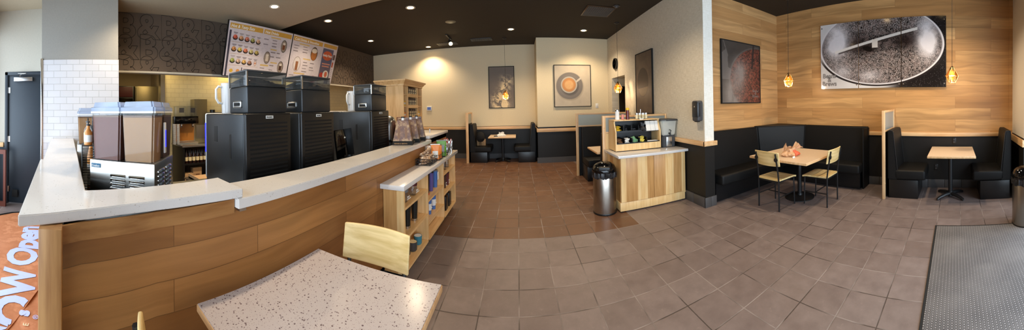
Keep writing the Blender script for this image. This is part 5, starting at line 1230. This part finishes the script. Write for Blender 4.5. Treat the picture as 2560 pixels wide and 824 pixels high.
def img_roaster(U, V):
    C = mixc(const(U, (196, 192, 190)), const(U, (226, 224, 224)), fbm(U, V*.5, 6, 3))
    rd = sstep(U+(V-.5)*.25, .62, .82); C = mixc(C, const(U, (30, 26, 26)), np.clip(rd*1.1, 0, 1)*1.0)
    dk = (np.random.RandomState(9).rand(*U.shape) > .985)*rd; C = mixc(C, const(U, (170, 160, 160)), dk*.6)
    cx_, cy_, ru, rv = .492, .39, .484, .55
    d = np.hypot((U-cx_)/ru, (V-cy_)/rv)
    C = mixc(C, const(U, (40, 34, 34)), sstep(d, 1.075, 1.06)*sstep(V, .45, .7)); C = mixc(C, const(U, (222, 218, 220)), sstep(d, 1.03, 1.02)); C = mixc(C, const(U, (120, 112, 114)), sstep(d, 1.0, .99))
    rsn = np.random.RandomState(21); n = rsn.rand(*U.shape); n2 = fbm(U*2.2, V*1.1, 26, 31, 3)
    In = mixc(const(U, (22, 17, 15)), const(U, (78, 64, 60)), sstep(n2, .38, .66))
    In = mixc(In, const(U, (214, 200, 196)), (n > .72)*.85*(1-.5*np.exp(-((V-.32)/.14)**2)))
    dkz = np.exp(-(((U-.32)/.06)**2+((V-.36)/.12)**2))+np.exp(-(((U-.72)/.10)**2+((V-.33)/.10)**2))+np.exp(-(((U-.42)/.05)**2+((V-.42)/.06)**2)); In = mixc(In, const(U, (30, 20, 18)), np.clip(dkz*.85, 0, .85))
    C = mixc(C, In, sstep(d, .985, .975))
    sm = np.exp(-(((U-.14)/.10)**2+((V-.28)/.24)**2))*1.25+np.exp(-(((U-.86)/.075)**2+((V-.30)/.27)**2))*1.3+np.exp(-(((U-.2)/.08)**2+((V-.75)/.12)**2))*.5+np.exp(-(((U-.42)/.09)**2+((V-.82)/.10)**2))*.5
    sm *= (.35+.9*fbm(U*2, V, 5, 17)); C = mixc(C, const(U, (232, 228, 232)), np.clip(sm*1.35, 0, .95)*(d < .99))
    yb = .44-(U-.14)*.42; bar = (np.abs(V-yb) < .020)*(U > .13)*(U < .79); C = mixc(C, const(U, (226, 220, 214)), bar*.95)
    C = mixc(C, const(U, (60, 50, 46)), (np.abs(V-yb-.035) < .012)*(U > .16)*(U < .76)*.7)
    hub = (np.abs(U-.462) < .022)*(np.abs(V-.35) < .06); C = mixc(C, const(U, (216, 206, 196)), hub*1.0)
    pad = np.hypot((U-.405+(V-.42)*.4)/.05, (V-.42-(U-.40)*.9)/.04) < 1; C = mixc(C, const(U, (26, 20, 18)), pad*.95)
    return C
ra = thing('roaster_picture', 'three-panel glossy photograph of a steaming roasting drum on the wood wall', 'picture', (5.028, 2.62, 1.83))
AW, AH = 2.455, 1.275; cuts = [(0, .325), (.331, .664), (.670, 1.0)]
for i, (a, b) in enumerate(cuts):
    m4 = frame((0, -a*AW, 0), (0, -1, 0), (0, 0, 1))
    pn = painted('panel', (b-a)*AW, AH, 170, 230, lambda U, V, a=a, b=b: img_roaster(a+(b-a)*U, V), ra, m4, 'print_gloss', .014)
    for u, v in ((.04, .05), (.96, .05), (.04, .95), (.96, .95)):
        MB().cyl((u*(b-a)*AW, v*AH, -.008), (u*(b-a)*AW, v*AH, .018), .012, seg=14).build('standoff', 'chrome', pn, mat4=m4)
lettering('print_text', 'Beans\n&\nBrews', .125, 'art_text', ra, frame((-.0155, -.19, .215), (0, -1, 0), (0, 0, 1)), .0004, 'CENTER', line=.62, offset=.004)
ck_ = thing('wall_clock', 'round dark-rimmed clock on the partition wall above the doorway', 'clock', (2.598, 7.03, 2.68)); mk = Matrix.Rotation(-PI/2, 4, 'Y')
MB().lathe([(0, 0), (.15, 0), (.155, .02), (.15, .05), (.13, .05), (.13, .035), (0, .035)], seg=32).build('clock_case', 'black_plastic', ck_, mat4=mk); MB().lathe([(0, .036), (.13, .036)], seg=32).build('clock_dial', 'clock_face', ck_, mat4=mk)
MB().box(-.004, .004, 0, .09, .038, .041).box(0, .07, -.004, .004, .038, .041).build('clock_hand', 'hat_black', ck_, mat4=mk)
th = thing('thermostat', 'small white thermostat with blue screen on the cream back wall', 'thermostat', (-2.85, 8.598, 1.51)); MB().box(-.085, .085, -.025, 0, 0, .15, .006).build('housing', 'white_plastic', th); MB().box(-.06, .06, -.028, -.024, .035, .12).build('screen', 'thermo_screen', th)
ls = thing('light_switch', 'white light switch beside the cup picture', 'light switch', (2.25, 7.749, 1.5)); MB().box(-.04, .04, -.008, 0, 0, .13, .003).build('plate', 'white_plastic', ls); MB().box(-.018, .018, -.014, -.007, .03, .1, .002).build('rocker', 'white_paint', ls)
wo = thing('wall_outlet', 'dark outlet on the black wall panel above the small right-hand table', 'outlet', (5.043, .02, .80)); MB().box(-.006, 0, -.035, .035, 0, .11, .002).build('plate', 'machine_black', wo); MB().box(-.009, -.005, -.015, .015, .02, .045).box(-.009, -.005, -.015, .015, .065, .09).build('socket', 'dark_grey', wo)
pm = dup(wo, (5.043, .35, .32), label='dark low outlet on the black wall panel under the small right-hand table')

# ------------------------------------------------------------------ pendants and ceiling fittings
def make_pendant(label, ztop, zb):
    """faceted wire-and-plate shade on a long cord; origin at the ceiling"""
    t = thing('pendant_light', label, 'pendant light'); H_ = .245; z0 = zb-ztop; z1 = z0+H_
    MB().lathe([(0, 0), (.06, 0), (.06, -.012), (.02, -.035), (0, -.036)], seg=20).build('canopy', 'black_metal', t)
    MB().cyl((0, 0, -.03), (0, 0, z1), .0035, seg=6).build('cord', 'black_metal', t)
    sh_ = MB().lathe([(.014, z1+.015), (.026, z1-.01), (.028, z1-.06), (0, z1-.061)], seg=12).build('socket', 'bronze', t)
    N = 6; A_ = [(.026*math.cos(2*PI*i/N), .026*math.sin(2*PI*i/N), z1-.005) for i in range(N)]
    B2 = [(.1*math.cos(2*PI*(i+.5)/N), .1*math.sin(2*PI*(i+.5)/N), z1-.135) for i in range(N)]
    C2 = [(.055*math.cos(2*PI*i/N), .055*math.sin(2*PI*i/N), z0) for i in range(N)]
    fr_ = MB()
    for i in range(N):
        j = (i+1) % N
        for p, q in ((A_[i], B2[i]), (A_[j], B2[i]), (B2[i], C2[i]), (B2[i], C2[j]), (C2[i], C2[j])): fr_.cyl(p, q, .0045, seg=6)
    fr_.build('shade_frame', 'gold', t)
    pl = MB(); tb = bmesh.new()
    for i in range(N):
        j = (i-1) % N
        a = Vector(A_[i]); b, c = Vector(B2[i]), Vector(B2[j]); tb.faces.new([tb.verts.new(x) for x in (a, b, c)])
        d = Vector(C2[i]); k1 = (b+c)/2*.25+b*.0
        b3 = b*.55+c*.45; tb.faces.new([tb.verts.new(x) for x in (b, d, b*.3+d*.2+c*.5)])
    bmesh.ops.solidify(tb, geom=list(tb.faces), thickness=.002); pl._add(tb); pl.build('shade_facets', 'gold', t)
    MB().sphere((0, 0, z1-.10), .024, 14, (1, 1, 1.4)).build('bulb', 'bulb_glow', t)
    return t
PEND = [((4.3, 2.93, ZC), 1.86, 'pendant light over the corner booth table'), ((4.35, .05, ZC), 1.86, 'pendant light over the small table right of the roaster picture'),
        ((-.35, 7.75, ZC), 1.79, 'pendant light hanging in front of the smoke picture'), ((2.30, 6.12, ZC), 1.86, 'pendant light near the doorway and the wall clock')]
for i, (lc, zb, lb) in enumerate(PEND):
    t = make_pendant('gold faceted '+lb, ZC, zb); t.location = lc; t['group'] = 'gold faceted pendants'
    L = lamp('pendant_glow', 'POINT', (lc[0], lc[1], zb+.05), 9, (1, .74, .46), shadow_soft_size=.03); 
dl0 = None
DL = [((-3.65, 3.07, 3.39), 'recessed downlight in the lowered beige soffit'), ((-3.72, 4.61, ZC), 'recessed downlight just past the soffit edge near the menu boards'), ((-1.95, 4.87, ZC), 'recessed downlight over the retail cabinet side of the dark ceiling'),
      ((-3.88, 6.68, ZC), 'recessed downlight near the far wallpapered corner'), ((-2.71, 8.2, ZC), 'recessed downlight closest to the cream back wall, above the thermostat'), ((-.145, 6.87, ZC), 'recessed downlight over the aisle before the smoke picture'), ((1.7, 6.94, ZC), 'recessed downlight in front of the cup picture'),
      ((-3.75, .95, 3.39), 'recessed downlight above the tiled pilaster'), ((3.6, 1.6, ZC), 'recessed downlight above the corner booth'), ((1.2, 3.4, ZC), 'recessed downlight above the condiment station'), ((-1.8, 1.6, 3.39), 'recessed downlight over the coffee machines'), ((3.9, .3, ZC), 'recessed downlight over the roaster picture')]
for lc, lb in DL:
    if dl0 is None:
        t = dl0 = thing('downlight', lb, 'downlight', lc, 0, 'recessed ceiling downlights')
        MB().lathe([(.062, 0), (.092, 0), (.092, -.006), (.062, -.004), (.062, 0)], seg=28).build('trim_ring', 'light_trim', t); MB().lathe([(0, -.003), (.062, -.003)], seg=28).build('lens', 'lamp_glow', t)
    else: dup(dl0, lc, label=lb)
for lc, lb in DL:
    warm = (1, .79, .54)
    lamp('downlight_beam', 'SPOT', (lc[0], lc[1], lc[2]-.03), 118, warm, spot_size=2.3, spot_blend=.7, shadow_soft_size=.06)
vn = thing('ceiling_vent', 'square perforated vent in the dark ceiling before the partition wall', 'vent', (1.65, 5.46, ZC))
MB().box(-.3, .3, -.3, .3, -.012, 0, .003).build('vent_frame', 'bronze', vn)
g_ = MB()
for i in range(13): g_.box(-.27, .27, -.262+i*.043, -.25+i*.043, -.018, -.011).box(-.262+i*.043, -.25+i*.043, -.27, .27, -.017, -.011)
g_.build('grille', 'dark_grey', vn)
for lc, lb in (((-1.0, 7.75, ZC), 'slotted black vent in the dark ceiling left of the smoke picture'), ((-2.05, 8.0, ZC), 'slotted black vent in the dark ceiling by the spotlight')):
    v2 = thing('ceiling_vent', lb, 'vent', lc); MB().box(-.3, .3, -.16, .16, -.012, 0, .003).build('vent_frame', 'black_plastic', v2)
    s_ = MB()
    for i in range(9): s_.box(-.26+i*.06, -.22+i*.06, -.13, .13, -.02, -.011)
    s_.build('slats', 'dark_grey', v2)
dt = thing('smoke_detector', 'small round ceiling detector beside the perforated vent', 'detector', (1.91, 5.08, ZC)); MB().lathe([(0, 0), (.06, 0), (.06, -.012), (.035, -.02), (.03, -.035), (0, -.036)], seg=20).build('dome', 'dark_grey', dt); MB().lathe([(.061, 0), (.075, 0), (.075, -.006), (.061, -.004), (.061, 0)], seg=20).build('mounting_ring', 'bronze', dt)
spk = thing('ceiling_speaker', 'round flush speaker grille in the dark ceiling above the aisle', 'speaker', (-1.45, 6.0, ZC)); MB().lathe([(0, -.004), (.1, -.004), (.12, 0), (0, 0)], seg=28).build('grille', 'black_plastic', spk)
tk = thing('track_spotlight', 'black angled spotlight on the dark ceiling pointing into the room', 'spotlight', (-1.81, 7.3, ZC))
MB().box(-.02, .02, -.35, .2, -.03, 0, .003).build('track', 'black_metal', tk); MB().cyl((0, 0, -.03), (0, 0, -.12), .012, seg=10).build('stem', 'black_metal', tk)
hd_ = MB().cyl((.0, .05, -.10), (.06, -.10, -.20), .045, .055, 20).build('lamp_head', 'black_metal', tk); MB().cyl((.058, -.095, -.197), (.0615, -.104, -.203), .048, seg=20).build('lens', 'spot_glow', hd_)

# ------------------------------------------------------------------ entrance mat
em = thing('entrance_mat', 'large grey textured entrance mat in front of the right-hand booth', 'mat', (2.1, -.62, 0))
MB().box(-1.55, 1.36, -.93, .85, .001, .012, .004).build('carpet_face', 'entrance_mat', em); 
MB().box(-1.575, 1.385, .85, .872, .0005, .009, .003).box(1.36, 1.385, -.93, .85, .0005, .009, .003).build('rubber_edge', 'rubber', em)

# ------------------------------------------------------------------ folded banner on the floor by the counter
bn = thing('banner', 'orange oval cloth banner with pale blue NOW Open lettering lying on the floor', 'banner', (-2.9, -.75, 0))
BL, BWd = 1.45, .52
def bz(x, y): return .016+.005*(1+math.sin(x*5+y*9))+.004*math.sin(x*11-y*6)
def bsurf(u, v):       # u along -x (away), v across
    x = -2.9+1.35-u*2.75
    taper = (1-max(0, (u-.72)/.28)**2.2)**.5 if u > .72 else 1
    yr = np.interp(-x, [1.5, 2.0, 2.6, 2.9, 9], [-.72, -.52, -.34, -.27, -.27]); yl = -1.38
    y = (yl+yr)/2+(v-.5)*(yr-yl)*taper
    z = bz(x, y)
    return (x+2.9, y+.75, max(.006, z))
MB().grid(bsurf, 90, 40, (0, 0, -.005)).build('cloth', 'orange_swirl', bn)
rim = [bsurf(u/40, 0) for u in range(12, 41)]+[bsurf(1, v/10) for v in range(1, 10)]+[bsurf(u/40, 1) for u in range(40, 22, -1)]
MB().tube([(a+(-.012), b+(-.01 if i < 29 else .01), c+.004) for i, (a, b, c) in enumerate(rim)], .013, 8).build('rim_tube', 'rubber', bn)
un = MB().grid(lambda u, v: (1.5-u*1.3, .33+(v-.5)*.26, .010+.004*math.sin(u*20+v*5)), 30, 8, (0, 0, -.004)).build('lower_fold', 'orange_swirl', bn)
def cloth_text(body, size, wx0, wy0, ang, name, lift=.004, off=.012, mat='lavender', space=1.0):
    o = lettering(name, body, size, mat, bn, Matrix.Translation((wx0+2.9, wy0+.75, 0)) @ Matrix.Rotation(ang, 4, 'Z'), 0, offset=off, space=space)
    bm = bmesh.new(); bm.from_mesh(o.data); bmesh.ops.triangulate(bm, faces=bm.faces)
    for _ in range(5):
        es = [e for e in bm.edges if e.calc_length() > .04]
        if es: bmesh.ops.subdivide_edges(bm, edges=es, cuts=1); bmesh.ops.triangulate(bm, faces=bm.faces)
    bmesh.ops.delete(bm, geom=[v for v in bm.verts if v.co.y-.75 > np.interp(2.9-v.co.x, [1.5, 2.0, 2.6, 2.9, 9], [-.72, -.52, -.34, -.27, -.27])-.006], context='VERTS')
    for v in bm.verts: v.co.z = max(.006, bz(v.co.x-2.9, v.co.y-.75))+lift
    bm.to_mesh(o.data); bm.free(); return o
cloth_text('NOW', .42, -1.70, -.33, PI+.13, 'banner_word', off=.018, space=.95)
cloth_text('Open', .44, -2.84, -.475, PI+.10, 'banner_word', off=.018, space=.95)
lettering('small_print', 's', .15, 'lavender', bn, Matrix.Translation((.76, .34, .018)) @ Matrix.Rotation(PI, 4, 'Z'), .0005, offset=.008)
lettering('small_print', 'E', .06, 'cream_label', bn, Matrix.Translation((.86, .36, .018)) @ Matrix.Rotation(PI, 4, 'Z'), .0005)
lettering('small_print', '\u00ae', .06, 'lavender', bn, Matrix.Translation((.78, .42, .018)) @ Matrix.Rotation(PI, 4, 'Z'), .0005)
